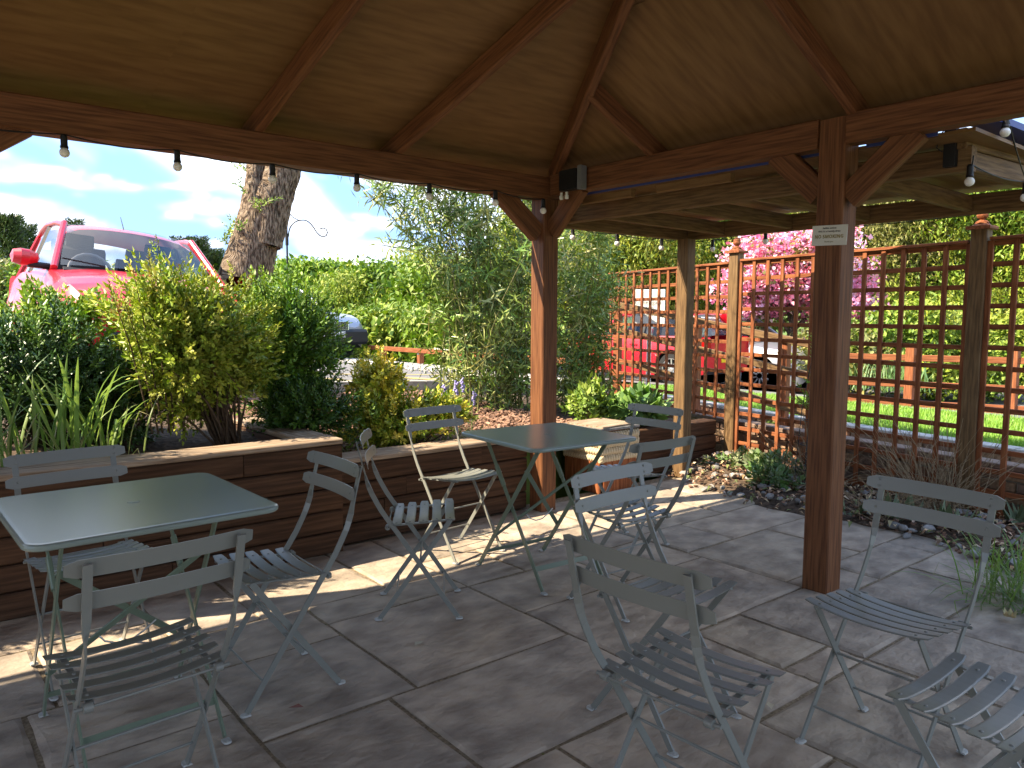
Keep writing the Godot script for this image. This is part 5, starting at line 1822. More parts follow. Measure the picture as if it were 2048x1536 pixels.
# strap leaf one unit long: v-folded, arching towards +z
func blade_mesh(w: float, bend: float, kink := -1.0) -> ArrayMesh:
	var key := "blade %.3f %.2f %.2f" % [w, bend, kink]
	if shapes.has(key):
		return shapes[key]
	var b := MB.new()
	var rows := []
	var p := Vector3.ZERO
	var a := 0.0
	var n := 9
	for k in n + 1:
		var u := k / float(n)
		var ww := w * (0.75 + 0.5 * u) * (1.0 - pow(u, 4.0)) + 0.002
		var tg := Vector3(0, cos(a), sin(a))
		var nr := Vector3(0, -sin(a), cos(a))
		rows.append([p + Vector3(-ww / 2, 0, 0) + nr * ww * 0.22, p, p + Vector3(ww / 2, 0, 0) + nr * ww * 0.22])
		p += tg / n
		a += bend * u * 2.0 / n
		if kink > 0 and absf(u - kink) < 0.06:
			a += 1.5
	b.grid(rows)
	shapes[key] = b.mesh()
	return shapes[key]

func strap_plant(called: String, label: String, base: Vector3, spread: Vector2, n: int, len_: Vector2, w: float, lean: float, cols: Array, seed_: int, bends := [0.25, 0.6, 1.1, 1.7], kinks := 0.12, category := "plant", group := "strap-leaved plants") -> Node3D:
	R.seed = seed_
	var t := thing(called, label, category, base, 0, group)
	var mats := []
	for c in cols:
		var m: StandardMaterial3D = M.blade.duplicate()
		m.albedo_color = c.linear_to_srgb()
		m.vertex_color_use_as_albedo = false
		mats.append(m)
	for k in n:
		var L := R.randf_range(len_.x, len_.y)
		var mesh := blade_mesh(w, bends[R.randi() % bends.size()], [-1.0, 0.5, 0.62][R.randi() % 3] if R.randf() < kinks else -1.0)
		var a := R.randf() * TAU
		var B := Basis(Vector3.UP, a) * Basis(Vector3.RIGHT, R.randf_range(0.02, lean))
		put("leaf", mesh, mats[R.randi() % mats.size()], t, Vector3(R.randf_range(-spread.x, spread.x), -0.02, R.randf_range(-spread.y, spread.y)), B.scaled(Vector3(L * R.randf_range(0.85, 1.2) / len_.y * len_.y, L, L)))
	return t

func px(x: float, y: float, d: float) -> Vector3:  # a point seen at pixel (x, y) of the 2048 x 1536 photograph, d metres in front of the camera
	var B := Basis(Vector3.UP, deg_to_rad(-39.3)) * Basis(Vector3.RIGHT, deg_to_rad(-5.0774)) * Basis(Vector3.BACK, deg_to_rad(0.263))
	return Vector3(0, 1.37, 0) + B * Vector3((x - 1024) / 1530.0, -(y - 768) / 1530.0, -1.0) * d

func make_near_plants() -> void:
	var ovate := sprig_mesh("ovate", 11, 0.16, 0.052, 0.50, 1.05, 1, Color(0.85, 0.9, 0.8), Color(1.15, 1.12, 1.0))
	var small := sprig_mesh("small", 14, 0.13, 0.034, 0.46, 1.1, 2)
	var broad := sprig_mesh("broad", 9, 0.11, 0.060, 0.62, 1.2, 3)
	# the big yellow-green shrub over the tall planter, bronze at its shoot tips
	shrub("spirea_shrub", "large yellow-green shrub with bronze shoot tips in the tall planter, thin stems at its base", Vector3(1.58, 0.58, -4.62), Vector3(1.42, 1.24, -4.68), Vector3(0.47, 0.50, 0.40), 1500, ovate, Vector2(0.62, 1.15), [Color(0.155, 0.20, 0.022), Color(0.20, 0.235, 0.028), Color(0.115, 0.165, 0.02), Color(0.235, 0.25, 0.04)], M.leaf, 60, 101, M.twig, [Color(0.26, 0.18, 0.035), Color(0.24, 0.22, 0.03), Color(0.22, 0.11, 0.035)], 12)
	# long shoots standing out above it
	R.seed = 55
	var sh := thing("spirea_shrub", "upright bronze-tipped shoots rising from the yellow-green shrub", "shrub", Vector3(1.30, 0.60, -4.60), 0, "garden shrubs")
	var sm := MB.new()
	var xf := []
	var cc := []
	for q in [[Vector3(1.14, 1.70, -4.55), 0.4], [Vector3(1.20, 1.78, -4.58), 0.45], [Vector3(1.05, 1.60, -4.5), 0.4], [Vector3(1.32, 1.62, -4.6), 0.35], [Vector3(1.0, 1.45, -4.5), 0.4], [Vector3(1.7, 1.66, -4.8), 0.3], [Vector3(1.55, 1.62, -4.7), 0.3], [Vector3(0.93, 1.52, -4.5), 0.35], [Vector3(1.85, 1.62, -4.9), 0.3]]:
		var e: Vector3 = q[0] - Vector3(1.30, 0.60, -4.60)
		var s := Vector3(e.x * 0.45, 0.1, e.z * 0.3)
		sm.tube([s, s.lerp(e, 0.5) + Vector3(0, 0.08, 0), e], [0.006, 0.004, 0.0015], 5, false)
		for k in 12:
			var u := k / 11.0
			xf.append(Transform3D(aim(Vector3(R.randfn() * 0.35, 1, R.randfn() * 0.35), R.randf() * TAU).scaled(Vector3.ONE * R.randf_range(0.5, 0.85) * (1.1 - 0.5 * u)), s.lerp(e, lerpf(0.45, 0.98, u)) + Vector3(0, 0.08 * sin(u * PI) * 0.5, 0)))
			cc.append(tint([Color(0.22, 0.20, 0.03), Color(0.26, 0.15, 0.04), Color(0.20, 0.22, 0.03)] if u > 0.5 else [Color(0.17, 0.21, 0.025)]))
	put("stems", sm, M.twig, sh)
	bake("foliage", ovate, M.leaf, xf, cc, sh)
	shrub("leafy_shrub", "mid-green leafy shrub at the step between the tall and low planters", Vector3(2.10, 0.50, -4.95), Vector3(2.12, 1.13, -4.98), Vector3(0.48, 0.50, 0.40), 1500, small, Vector2(0.8, 1.5), [Color(0.055, 0.115, 0.012), Color(0.085, 0.16, 0.016), Color(0.12, 0.20, 0.02), Color(0.04, 0.085, 0.012)], M.leaf, 40, 102, M.twig, [Color(0.15, 0.22, 0.025)], 10)
	shrub("leafy_shrub", "low dark green mass of foliage under the mid-green shrub", Vector3(2.05, 0.48, -4.60), Vector3(2.12, 0.72, -4.62), Vector3(0.34, 0.24, 0.24), 620, small, Vector2(0.7, 1.3), [Color(0.03, 0.065, 0.012), Color(0.05, 0.095, 0.014)], M.leaf_glossy, 12, 103, M.twig)
	shrub("dark_shrub", "dense dark green small-leaved shrub behind the iris leaves", Vector3(0.62, 0.58, -5.05), Vector3(0.66, 0.98, -5.05), Vector3(0.62, 0.40, 0.38), 1500, small, Vector2(0.8, 1.4), [Color(0.035, 0.07, 0.020), Color(0.05, 0.095, 0.024), Color(0.028, 0.055, 0.018)], M.leaf_glossy, 26, 104, M.twig, [Color(0.10, 0.17, 0.02)], 9)
	shrub("bright_shoots", "light green upright shoots above the dark shrub beside the red car", Vector3(0.85, 0.9, -5.15), Vector3(0.80, 1.33, -5.2), Vector3(0.34, 0.20, 0.16), 210, broad, Vector2(0.7, 1.1), [Color(0.16, 0.22, 0.025), Color(0.20, 0.25, 0.04), Color(0.12, 0.19, 0.02)], M.leaf, 14, 105, M.twig, [], 8)
	shrub("dark_shrub", "dark green shrub between the iris and the yellow-green shrub, small pale leaves", Vector3(1.02, 0.58, -4.82), Vector3(1.05, 0.86, -4.84), Vector3(0.34, 0.27, 0.24), 620, small, Vector2(0.7, 1.3), [Color(0.04, 0.08, 0.025), Color(0.06, 0.11, 0.03)], M.leaf_glossy, 14, 106, M.twig)
	shrub("euonymus_shrub", "upright golden-yellow variegated shrub in the low planter", Vector3(2.66, 0.45, -4.72), Vector3(2.62, 0.87, -4.72), Vector3(0.20, 0.33, 0.18), 420, broad, Vector2(0.6, 1.0), [Color(0.36, 0.31, 0.025), Color(0.28, 0.28, 0.03), Color(0.42, 0.36, 0.05), Color(0.16, 0.20, 0.02)], M.leaf_glossy, 16, 107, M.twig, [Color(0.50, 0.40, 0.05)], 7)
	shrub("euonymus_shrub", "spreading golden-yellow and green variegated shrub along the low planter edge", Vector3(2.78, 0.45, -4.48), Vector3(2.76, 0.62, -4.50), Vector3(0.50, 0.20, 0.20), 640, broad, Vector2(0.55, 0.95), [Color(0.30, 0.29, 0.03), Color(0.20, 0.24, 0.025), Color(0.10, 0.15, 0.015), Color(0.38, 0.34, 0.05)], M.leaf_glossy, 12, 108, M.twig, [], 9)
	shrub("azalea_sprigs", "low light green leafy sprigs in the small planter behind the rope-wrapped stand", Vector3(4.72, 0.36, -4.62), Vector3(4.72, 0.56, -4.62), Vector3(0.34, 0.17, 0.14), 90, broad, Vector2(0.9, 1.5), [Color(0.13, 0.19, 0.03), Color(0.17, 0.22, 0.05), Color(0.08, 0.13, 0.02)], M.leaf, 14, 109, M.pale_stem)
	shrub("strawberry_plant", "low plant with broad serrated green leaves in the small planter by the far roof post", Vector3(5.15, 0.36, -4.55), Vector3(5.15, 0.55, -4.52), Vector3(0.32, 0.15, 0.14), 60, sprig_mesh("wide", 6, 0.08, 0.11, 0.85, 1.25, 6), Vector2(0.9, 1.4), [Color(0.10, 0.17, 0.04), Color(0.07, 0.13, 0.035)], M.leaf, 12, 110, M.pale_stem)
	# iris and other strap leaves
	strap_plant("iris_plant", "clump of broad pale green iris leaves standing at the front of the tall planter", Vector3(0.60, 0.60, -4.42), Vector2(0.30, 0.13), 54, Vector2(0.36, 0.66), 0.034, 0.42, [Color(0.10, 0.19, 0.035), Color(0.15, 0.25, 0.05), Color(0.075, 0.15, 0.03), Color(0.20, 0.28, 0.09)], 201)
	strap_plant("iris_plant", "withered yellowing iris leaves lying on the soil at the tall planter's edge", Vector3(0.66, 0.62, -4.28), Vector2(0.36, 0.05), 26, Vector2(0.22, 0.42), 0.030, 1.45, [Color(0.26, 0.25, 0.10), Color(0.32, 0.28, 0.14), Color(0.14, 0.19, 0.05)], 202, [0.1, 0.5, 0.9], 0.2)
	strap_plant("strap_plant", "arching narrow green leaves at the step between the planters", Vector3(2.16, 0.47, -4.42), Vector2(0.10, 0.06), 22, Vector2(0.18, 0.36), 0.016, 0.9, [Color(0.12, 0.20, 0.03), Color(0.20, 0.27, 0.08)], 203)
	strap_plant("grass_clump", "bright green clump of narrow grassy leaves in the low planter", Vector3(3.14, 0.45, -4.42), Vector2(0.18, 0.07), 60, Vector2(0.14, 0.30), 0.014, 0.75, [Color(0.14, 0.26, 0.02), Color(0.20, 0.30, 0.03), Color(0.10, 0.20, 0.02)], 204)
	strap_plant("daffodil_clump", "flopped clump of narrow green daffodil leaves spilling over the paving edge", Vector3(4.16, 0.02, -1.18), Vector2(0.17, 0.20), 120, Vector2(0.28, 0.52), 0.019, 1.5, [Color(0.075, 0.13, 0.03), Color(0.10, 0.17, 0.04), Color(0.13, 0.17, 0.075), Color(0.16, 0.18, 0.11)], 205, [0.4, 0.9, 1.5], 0.3)
	strap_plant("daffodil_clump", "upright fresh green leaves in the flopped daffodil clump", Vector3(4.22, 0.02, -1.33), Vector2(0.14, 0.12), 26, Vector2(0.26, 0.40), 0.018, 0.6, [Color(0.10, 0.20, 0.02), Color(0.14, 0.25, 0.03)], 206, [0.4, 0.9, 1.3], 0.1)
	var df := thing("faded_daffodil", "faded pale yellow daffodil flower lying on the paving by the flopped leaves", "flower", Vector3(3.88, 0.012, -1.17))
	for k in 7:
		var a := TAU * k / 7.0
		var o := put("petal", leaf_mesh(0.75, 0.3, 0.3), M.petal.duplicate(), df, Vector3(0, 0.012, 0), (Basis(Vector3.UP, a) * Basis(Vector3.RIGHT, 1.05)).scaled(Vector3.ONE * 0.042))
		o.material_override.albedo_color = lin(0.62, 0.55, 0.27)
	R.seed = 66
	# bluebells
	for q in [[Vector3(3.22, 0.46, -4.72), 0.40], [Vector3(3.31, 0.46, -4.70), 0.43], [Vector3(3.36, 0.46, -4.74), 0.44], [Vector3(3.42, 0.46, -4.66), 0.34]]:
		var t := thing("bluebell", "slender stem of pale violet bluebells in the low planter", "flower", q[0], R.randf() * TAU, "bluebells in the low planter")
		var s := MB.new()
		s.tube([Vector3.ZERO, Vector3(0.01, q[1] * 0.6, 0), Vector3(0.03, q[1], 0.01)], [0.004, 0.003, 0.002], 5)
		put("stem", s, M.stem_green, t)
		for k in 7:
			var b := MB.new()
			b.lathe([Vector2(0.006, 0.0), Vector2(0.009, -0.008), Vector2(0.008, -0.018), Vector2(0.012, -0.025)], 7)
			put("bell", b, M.bluebell, t, Vector3(0.03 + R.randf_range(-0.02, 0.02), q[1] - k * 0.014, R.randf_range(-0.02, 0.02)), Basis.from_euler(Vector3(R.randf_range(-0.6, 0.6), 0, R.randf_range(-0.6, 0.6))))
	make_bamboo()
	make_border()

func make_bamboo() -> void:
	R.seed = 300
	var leafs := sprig_mesh("bamboo", 9, 0.22, 0.135, 0.15, 1.0, 9, Color(0.9, 0.9, 0.9), Color(1.05, 1.05, 1.0), 0.05, 0.38)
	for cl in [["bamboo_clump", "tall arching clump of bamboo behind the sunlit corner post", Vector3(4.42, 0.36, -5.75), Vector2(0.42, 0.34), 40, 1250, Vector2(2.2, 3.1)], ["bamboo_clump", "bushy bamboo against the end of the trellis", Vector3(5.35, 0.34, -5.60), Vector2(0.34, 0.30), 22, 620, Vector2(1.5, 2.2)]]:
		var t := thing(cl[0], cl[1], "bamboo", cl[2], 0, "bamboo clumps")
		var xf := []
		var cc := []
		var per: int = cl[5] / cl[4]
		for k in cl[4]:
			var s := Vector3(R.randf_range(-cl[3].x, cl[3].x), 0, R.randf_range(-cl[3].y, cl[3].y))
			var H := R.randf_range(cl[6].x, cl[6].y)
			var a := R.randf() * TAU
			var lean := R.randf_range(0.05, 0.42)
			var d := Vector3(cos(a), 0, sin(a))
			if k % 4 == 0 and cl[4] > 30:
				d = Vector3(-0.85, 0, -0.1).normalized(); lean = R.randf_range(0.25, 0.55)
			var pts := []
			var rr := []
			for i in 9:
				var u := i / 8.0
				pts.append(s + d * lean * H * u * u + Vector3(0, H * (u - 0.10 * u * u * lean * 3.0), 0))
				rr.append(lerpf(0.0075, 0.0025, u))
			var b := MB.new()
			b.tube(pts, rr, 6, false)
			put("cane", b, M.bamboo_cane, t)
			for j in per:
				var u := 1.0 - pow(R.randf(), 1.25) * 0.98
				var i := mini(int(u * 8), 7)
				var p: Vector3 = pts[i].lerp(pts[i + 1], u * 8 - i)
				var dir := Vector3(R.randfn(), R.randf_range(-0.2, 0.9), R.randfn()) + d * 0.5
				xf.append(Transform3D(aim(dir, R.randf() * TAU).scaled(Vector3.ONE * R.randf_range(0.7, 1.25)), p + Vector3(R.randfn(), R.randfn(), R.randfn()) * 0.06))
				cc.append(tint([Color(0.075, 0.13, 0.022), Color(0.115, 0.17, 0.028), Color(0.16, 0.20, 0.04), Color(0.055, 0.095, 0.02), Color(0.20, 0.20, 0.07)]))
		bake("foliage", leafs, M.leaf_glossy, xf, cc, t)

func make_border() -> void:
	R.seed = 400
	# dry stems
	for q in [[Vector3(5.52, 0.05, -2.17), 150, 0.40, 0.62, "dense clump of dry tan stems at the foot of the acorn post"], [Vector3(5.55, 0.05, -3.05), 60, 0.22, 0.40, "thin tangle of dry stems beneath the wire obelisk"], [Vector3(5.15, 0.05, -2.35), 46, 0.16, 0.26, "short dry straw tuft at the paving edge"]]:
		var t := thing("dry_stem_clump", q[4], "plant", q[0], 0, "dry stems in the border")
		var b := MB.new()
		for k in q[1]:
			var s := Vector3(R.randfn() * 0.09, -0.02, R.randfn() * 0.10)
			var e := s + Vector3(R.randfn() * 0.22, q[3] * R.randf_range(0.45, 1.15), R.randfn() * 0.26)
			var mid := s.lerp(e, 0.55) + Vector3(R.randfn() * 0.04, 0.03, R.randfn() * 0.04)
			b.tube([s, mid, e], [0.0026, 0.0020, 0.0010], 4, false)
		put("stems", b, M.pale_stem, t)
	# low green weeds
	for q in [[Vector3(5.62, 0.06, -3.35), Vector3(0.24, 0.14, 0.28), 70, "low patch of green weeds in front of the trellis, grey stones among them"], [Vector3(5.30, 0.05, -3.25), Vector3(0.20, 0.10, 0.22), 46, "dull green low weeds spreading to the paving edge"], [Vector3(5.65, 0.08, -3.85), Vector3(0.24, 0.07, 0.22), 40, "sunlit pale green creeping weeds by the soil heap"]]:
		shrub("border_weeds", q[3], q[0], q[0] + Vector3(0, q[1].y * 0.6, 0), q[1], q[2], sprig_mesh("weed", 6, 0.05, 0.055, 0.6, 1.2, 12), Vector2(0.8, 1.5), [Color(0.07, 0.12, 0.04), Color(0.10, 0.15, 0.06), Color(0.14, 0.17, 0.09)], M.leaf, 6, 410 + q[2], M.pale_stem, [], 6, "weeds", "weeds in the border")
	# broad woolly leaves along the paving edge
	for q in [[Vector3(5.12, 0.04, -2.22), 9], [Vector3(5.22, 0.05, -1.92), 8], [Vector3(5.62, 0.06, -1.62), 14], [Vector3(5.02, 0.03, -2.52), 5]]:
		var t := thing("broad_leaf_plant", "rosette of broad grey-green leaves at the edge of the border", "plant", q[0], 0, "broad-leaved rosettes in the border")
		for k in q[1]:
			var a := R.randf() * TAU
			var o := put("leaf", leaf_mesh(0.46, 0.28, 0.35), M.broad_leaf, t, Vector3(cos(a), 0, sin(a)) * 0.03, (Basis(Vector3.UP, a) * Basis(Vector3.RIGHT, R.randf_range(0.6, 1.25))).scaled(Vector3.ONE * R.randf_range(0.12, 0.21)))
			o.name = "leaf"
	# wire obelisk with a climber
	var ob := thing("wire_obelisk", "slim rusty wire obelisk with a bare climber against the trellis", "plant support", Vector3(5.63, 0.03, -3.10))
	for k in 6:
		var a := TAU * k / 6.0
		var b := MB.new()
		b.tube([Vector3(cos(a) * 0.15, -0.04, sin(a) * 0.15), Vector3(cos(a) * 0.11, 0.6, sin(a) * 0.11), Vector3(cos(a) * 0.015, 1.27, sin(a) * 0.015)], 0.0035, 5)
		put("wire_upright", b, M.black_iron, ob)
	for k in 6:
		var y := 0.15 + k * 0.19
		var r := lerpf(0.145, 0.03, y / 1.27)
		var pts := []
		for j in 17:
			pts.append(Vector3(cos(TAU * j / 16) * r, y, sin(TAU * j / 16) * r))
		var b := MB.new()
		b.tube(pts, 0.0028, 5, false)
		put("wire_ring", b, M.black_iron, ob)
	shrub("climber", "bare twining climber with a few fresh green leaves on the wire obelisk", Vector3(5.63, 0.04, -3.10), Vector3(5.63, 0.75, -3.12), Vector3(0.12, 0.55, 0.16), 22, sprig_mesh("ovate", 11, 0.16, 0.052, 0.50, 1.05, 1), Vector2(0.5, 0.9), [Color(0.12, 0.20, 0.025), Color(0.18, 0.24, 0.04)], M.leaf, 16, 450, M.pale_stem, [], 6, "climber", "")
	# stones, bark scraps and dead leaves over the border soil
	var sm := MB.new()
	sm.lathe([Vector2(0.0, -0.5), Vector2(0.65, -0.3), Vector2(0.85, 0.1), Vector2(0.5, 0.42), Vector2(0, 0.5)], 7)
	var t := Node3D.new()
	t.name = "border_litter"
	add_child(t)
	tag(t, "stones, bark scraps and dead leaves strewn over the border soil", "litter")
	t.set_meta("kind", "stuff")
	var xf := []
	var cc := []
	for k in 1500:
		var z := R.randf_range(-4.2, -0.8)
		var u := pow(R.randf(), 0.8)
		var x := lerpf(edge_x(z) + R.randf_range(-0.05, 0.03), trellis_x(z), u)
		var stone := R.randf() < 0.16
		var s := R.randf_range(0.02, 0.055) if stone else R.randf_range(0.008, 0.026)
		xf.append(Transform3D(Basis.from_euler(Vector3(R.randf() * 6, R.randf() * 6, R.randf() * 6)).scaled(Vector3(s * R.randf_range(0.7, 1.6), s * 0.6, s)), Vector3(x, 0.01 + 0.05 * smoothstep(0.0, 0.22, u) + 0.08 * smoothstep(0.8, 0.0, absf(z + 3.85)) * smoothstep(0.2, 0.8, u), z)))
		var g := R.randf_range(0.16, 0.36)
		cc.append(Color(g, g * 0.96, g * 0.9) if stone else Color(0.16, 0.09, 0.055) * R.randf_range(0.5, 1.7))
	var a := copies("stones", sm.mesh(), M.dry_stem, xf, cc, t)
	a.set_meta("kind", "stuff")
	xf = []; cc = []
	for k in 900:
		var z := R.randf_range(-4.2, -0.8)
		var u := R.randf()
		var x := lerpf(edge_x(z), trellis_x(z), u)
		xf.append(Transform3D(Basis.from_euler(Vector3(R.randf_range(-1.9, -1.1), R.randf() * 6, R.randf_range(-0.5, 0.5))).scaled(Vector3.ONE * R.randf_range(0.03, 0.075)), Vector3(x, 0.03 + 0.05 * smoothstep(0.0, 0.22, u) + 0.08 * smoothstep(0.8, 0.0, absf(z + 3.85)) * smoothstep(0.2, 0.8, u), z)))
		cc.append(tint([Color(0.22, 0.14, 0.08), Color(0.34, 0.26, 0.16), Color(0.13, 0.08, 0.05), Color(0.10, 0.12, 0.04)]))
	a = copies("dead_leaves", leaf_mesh(0.42, 0.3, 0.35), M.dry_stem, xf, cc, t)
	a.set_meta("kind", "stuff")
	# bark chips over the low planter and its bed
	var bk := Node3D.new()
	bk.name = "bark_chips"
	add_child(bk)
	tag(bk, "reddish bark chips covering the bed between the low planter and the kerb", "bark")
	bk.set_meta("kind", "stuff")
	var ch := MB.new()
	ch.box(Vector3.ZERO, Vector3(1.0, 0.22, 0.42), Basis.IDENTITY, 0.06)
	xf = []; cc = []
	for k in 5200:
		var x := R.randf_range(2.2, 4.5)
		var z := R.randf_range(-6.95, -4.35)
		xf.append(Transform3D(Basis.from_euler(Vector3(R.randf_range(-0.5, 0.5), R.randf() * 6, R.randf_range(-0.5, 0.5))).scaled(Vector3.ONE * R.randf_range(0.022, 0.06)), Vector3(x, lerpf(0.462, level(x) - 0.07, smoothstep(-4.4, -6.6, z)) + R.randf_range(0.0, 0.025), z)))
		cc.append(Color(0.30, 0.175, 0.115) * R.randf_range(0.45, 1.35))
	a = copies("chips", ch.mesh(), M.dry_stem, xf, cc, bk)
	a.set_meta("kind", "stuff")

func make_trees() -> void:
	# leaning twin-stemmed trunk behind the big shrub
	var lt := thing("leaning_tree", "leaning rough-barked tree trunk forking into two stems beside the red car", "tree", Vector3(2.72, 0.60, -7.95))
	var o := Vector3(2.72, 0.60, -7.95)
	var fork := px(522, 425, 8.0) - o
	for s in [["trunk", [Vector3(-0.02, -0.1, 0), px(470, 620, 8.0) - o, px(500, 520, 8.0) - o, fork, fork + Vector3(0.03, 0.16, 0)], [0.30, 0.255, 0.235, 0.20, 0.10]], ["stem", [px(500, 500, 7.95) - o, px(505, 430, 7.95) - o, px(513, 360, 7.95) - o, px(522, 280, 7.95) - o, px(540, 150, 7.95) - o], [0.12, 0.115, 0.10, 0.095, 0.08]], ["stem", [px(528, 490, 7.98) - o, px(541, 420, 7.98) - o, px(562, 350, 7.98) - o, px(590, 280, 7.98) - o, px(640, 150, 7.98) - o], [0.17, 0.185, 0.172, 0.16, 0.13]]]:
		var b := MB.new()
		var pts: Array = []
		var rr: Array = []
		for i in s[1].size() - 1:
			for k in 6:
				var u := k / 6.0
				var a0: Vector3 = s[1][maxi(i - 1, 0)]
				var a3: Vector3 = s[1][mini(i + 2, s[1].size() - 1)]
				pts.append(s[1][i].cubic_interpolate(s[1][i + 1], a0, a3, u)); rr.append(lerpf(s[2][i], s[2][i + 1], u))
		pts.append(s[1][-1]); rr.append(s[2][-1])
		b.tube(pts, rr, 30)
		var nz := noise(15, 5.0, 4)
		for i in b.v.size():
			var p: Vector3 = b.v[i]
			var ridge := absf(nz.get_noise_3d(p.x * 3.4, p.y * 0.75, p.z * 3.4))
			b.v[i] = p + b.n[i] * (0.035 - 0.16 * ridge * ridge * 3.0) * 0.6
		put(s[0], b, M.tree_bark, lt)
	R.seed = 501
	var xf := []
	var cc := []
	for q in [[530, 408], [522, 412], [515, 418], [476, 455], [470, 462], [455, 480], [448, 488], [490, 375], [485, 340]]:
		for k in 3:
			xf.append(Transform3D(aim(Vector3(R.randfn() - 0.3, 0.6, R.randfn() + 0.4), R.randf() * TAU).scaled(Vector3.ONE * R.randf_range(0.6, 1.0)), px(q[0], q[1], 7.78) - o + Vector3(R.randfn(), R.randfn(), R.randfn()) * 0.03))
			cc.append(tint([Color(0.16, 0.21, 0.03), Color(0.12, 0.17, 0.03)]))
	bake("sprouts", sprig_mesh("ovate", 11, 0.16, 0.052, 0.50, 1.05, 1), M.leaf, xf, cc, lt)
	var may := clump_mesh("may", 22, 0.42, 0.16, 0.55, 21)
	var fine := clump_mesh("fine", 26, 0.42, 0.13, 0.34, 22)
	var green := [Color(0.11, 0.17, 0.02), Color(0.15, 0.20, 0.026), Color(0.085, 0.14, 0.02)]
	var yellow := [Color(0.19, 0.23, 0.03), Color(0.22, 0.24, 0.04), Color(0.14, 0.19, 0.028)]
	var olive := [Color(0.15, 0.15, 0.045), Color(0.19, 0.18, 0.065), Color(0.12, 0.13, 0.035)]
	# hedge trees between the leaning trunk and the bamboo, each with its own height
	var hedge := [[742, 560, 24, 2.0, yellow, 0.10], [790, 535, 25, 2.1, green, 0.08], [838, 510, 26, 2.2, yellow, 0.06], [895, 545, 22, 2.0, green, 0.06], [930, 520, 27, 2.2, olive, 0.05], [985, 530, 23, 2.1, yellow, 0.05], [1050, 515, 24, 2.2, green, 0.05], [1120, 505, 25, 2.4, yellow, 0.05], [765, 640, 18.5, 1.3, green, 0.03], [840, 645, 18.0, 1.4, yellow, 0.03], [910, 640, 17.5, 1.4, green, 0.03], [980, 640, 17, 1.4, green, 0.03]]
	var words := ["yellow-green", "leafy green", "bright domed", "dense green", "olive budding", "light yellow-green", "tall green", "broad yellow-green", "low bushy green", "low bushy yellow-green", "low spreading green", "low dense green"]
	for i in hedge.size():
		var q: Array = hedge[i]
		var p := px(q[0], q[1], q[2])
		tree("hedge_tree", "%s tree in the hedge line behind the knee rail" % words[i], p, p.y - ground_height(p.x, p.z), q[3], 520, may if i % 2 else fine, Vector2(0.8, 1.4), q[4], 600 + i, q[5], "hedge trees behind the knee rail")
	# far trees past the field
	for i in 9:
		var p := px(330 + i * 48, 535 + [0, 8, -4, 10, 2, 12, -3, 6, 10][i], 62.0 + (i % 3) * 6)
		tree("far_tree", "distant %s tree along the far edge of the field" % ["pale green", "yellow-green", "olive", "light green", "soft green", "hazy green", "grey-green", "sage green", "fresh green"][i], p, p.y - ground_height(p.x, p.z), 3.6, 420, clump_mesh("far", 20, 1.0, 0.42, 0.6, 25), Vector2(0.9, 1.4), [green, yellow, olive][i % 3], 640 + i, 0.05, "trees along the far field edge")
	for i in 6:
		var q: Array = [[18, 432, 48], [48, 452, 52], [362, 478, 55], [396, 476, 58], [428, 500, 60], [150, 440, 70]][i]
		conifer("%s pine on the skyline behind the red car" % ["tall dark", "short dark", "pointed", "broad-topped", "small", "faint distant"][i], px(q[0], q[1], q[2]), px(q[0], q[1], q[2]).y - ground_height(px(q[0], q[1], q[2]).x, px(q[0], q[1], q[2]).z), 660 + i)
	for i in 3:
		var p := px(-60 + i * 190, 520 + i * 14, 30.0)
		tree("far_tree", "%s tree behind the roof of the red car" % ["olive", "green", "yellow-green"][i], p, p.y - ground_height(p.x, p.z), 2.6, 420, may, Vector2(0.9, 1.5), [olive, green, yellow][i], 670 + i, 0.05, "trees behind the red car")
	# tall light trees behind the trellis
	var tall := [[1150, 380, 22, 2.8, yellow], [1245, 360, 21, 2.8, yellow], [1340, 350, 23, 3.0, green], [1440, 370, 24, 3.0, yellow], [1540, 330, 27, 3.2, yellow], [1650, 340, 26, 3.0, olive], [1760, 330, 22, 2.6, olive], [1860, 340, 21, 2.6, olive], [1960, 330, 20, 2.6, yellow], [2070, 330, 19, 2.6, green], [2160, 340, 19, 2.6, yellow]]
	var tw := ["pale yellow-green willow", "feathery yellow-green tree", "full green tree", "tall yellow-green tree", "far yellow-green tree behind the cherry", "olive budding tree behind the cherry", "twiggy olive tree", "bare-looking olive tree", "fresh yellow-green tree", "bright green tree", "spreading yellow-green tree"]
	for i in tall.size():
		var q: Array = tall[i]
		var p := px(q[0], q[1], q[2])
		tree("tall_tree", "%s rising beyond the trellis" % tw[i], p, p.y - ground_height(p.x, p.z), q[3], 1500 if i < 6 else 1000, fine, Vector2(0.75, 1.3), q[4], 700 + i, 0.06, "tall trees beyond the trellis")
	# twiggy shrubs at the lawn's far side
	for i in 6:
		var p := px(1700 + i * 75, 660 + (i % 2) * 20, 15.5)
		p.y = 0
		tree("lawn_shrub", "%s shrub behind the lawn fence" % ["budding", "leafy", "fresh green", "rounded", "loose", "thick"][i], p, 1.5 + 0.25 * (i % 3), 1.15, 300, may, Vector2(0.5, 0.9), [olive, green, yellow, green, yellow, green][i], 740 + i, 0.02, "shrubs behind the lawn fence")
	# flowering cherry
	var cp := px(1590, 470, 18.0)
	tree("cherry_tree", "small cherry tree covered in pink blossom beyond the trellis", cp, 3.75, 1.75, 1250, clump_mesh("blossom", 30, 0.30, 0.085, 0.95, 41), Vector2(0.75, 1.25), [Color(0.62, 0.22, 0.33), Color(0.72, 0.36, 0.46), Color(0.55, 0.16, 0.27), Color(0.74, 0.46, 0.54), Color(0.15, 0.14, 0.04)], 801, 0.30, "", M.petal)
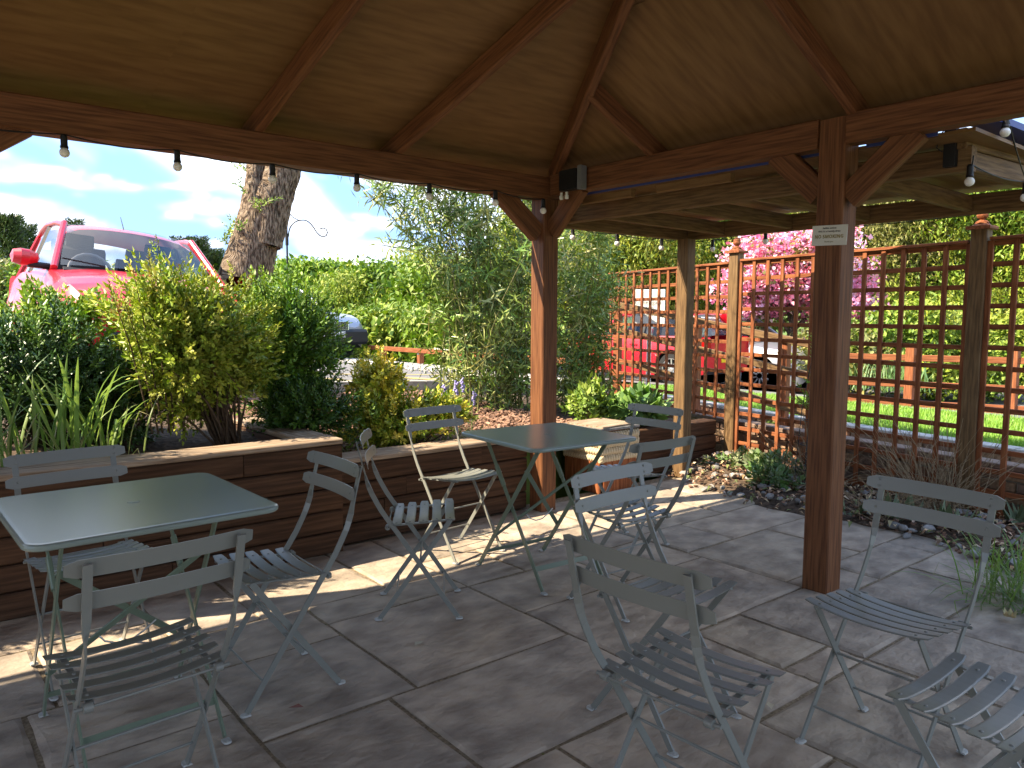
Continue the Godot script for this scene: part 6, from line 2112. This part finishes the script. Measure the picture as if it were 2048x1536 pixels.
	# strap leaves of spring plants at the far edge of the lawn
	for i in 3:
		var p := px(1745 + i * 42, 800, 13.2)
		strap_plant("lawn_edge_plant", "tuft of blue-green strap leaves along the far edge of the lawn", Vector3(p.x, 0.14, p.z), Vector2(0.35, 0.35), 26, Vector2(0.35, 0.6), 0.05, 0.5, [Color(0.09, 0.17, 0.06), Color(0.13, 0.21, 0.08)], 820 + i, [0.25, 0.6], 0.0, "plant", "strap plants along the lawn")
	# grass blades on the near lawn
	R.seed = 900
	var gb := MB.new()
	for k in 10:
		var a := R.randf() * TAU
		var d := Vector3(cos(a), 0, sin(a))
		var s := Vector3(R.randf_range(-0.05, 0.05), 0, R.randf_range(-0.05, 0.05))
		var sd := Vector3(-d.z, 0, d.x) * 0.0035
		gb.tri(s - sd, s + sd, s + d * 0.02 + Vector3(0, R.randf_range(0.035, 0.065), 0))
	var gx := []
	var gcol := []
	for k in 9000:
		var z := R.randf_range(-8.5, 0.2)
		var x := lerpf(trellis_x(z) + 1.18, 10.6, pow(R.randf(), 1.25))
		gx.append(Transform3D(Basis(Vector3.UP, R.randf() * TAU).scaled(Vector3.ONE * R.randf_range(0.8, 1.5)), Vector3(x, lerpf(0.335, 0.15, clampf((x - 7.0) / 3.6, 0, 1)), z)))
		gcol.append(tint([Color(0.10, 0.19, 0.02), Color(0.14, 0.23, 0.03)]))
	var gn := Node3D.new()
	gn.name = "lawn_grass"
	add_child(gn)
	gn.set_meta("kind", "stuff")
	tag(gn, "bright green mown grass of the lawn beyond the trellis", "grass")
	copies("grass_blades", gb.mesh(), M.leaf, gx, gcol, gn).set_meta("kind", "stuff")

# planting that goes on along the tall planter past the picture's edge; its shade falls on the paving under the table
func make_hidden_planting() -> void:
	var small := sprig_mesh("small", 14, 0.13, 0.034, 0.46, 1.1, 2)
	var words := ["rounded", "tall leafy", "spreading", "thick"]
	for i in 4:
		var x: float = [-0.20, -0.95, -1.75, -2.6][i]
		shrub("planter_shrub", "%s green shrub further along the tall planter" % words[i], Vector3(x, 0.58, -4.55), Vector3(x, 1.15 + 0.08 * (i % 2), -4.55), Vector3(0.52, 0.62 + 0.06 * (i % 2), 0.36), 1100, small, Vector2(1.3, 2.2), [Color(0.06, 0.11, 0.014), Color(0.09, 0.15, 0.02)], M.leaf, 24, 130 + i, M.twig, [], 9, "shrub", "shrubs further along the tall planter")

func _ready() -> void:
	make_world()
	make_materials()
	mat("stem_green", lin(0.10, 0.17, 0.04), 0.6)
	mat("bluebell", lin(0.30, 0.27, 0.55), 0.6)
	mat("bamboo_cane", lin(0.17, 0.17, 0.06), 0.5)
	leaf_mat("broad_leaf", Color(0.4, 0.45, 0.3), 0.7).albedo_color = lin(0.17, 0.215, 0.12)
	make_terrain()
	make_patio()
	make_planters()
	make_gazebo()
	make_lean_to()
	make_fences()
	make_furniture()
	make_fittings()
	make_lights()
	make_cars()
	make_near_plants()
	make_hidden_planting()
	make_trees()
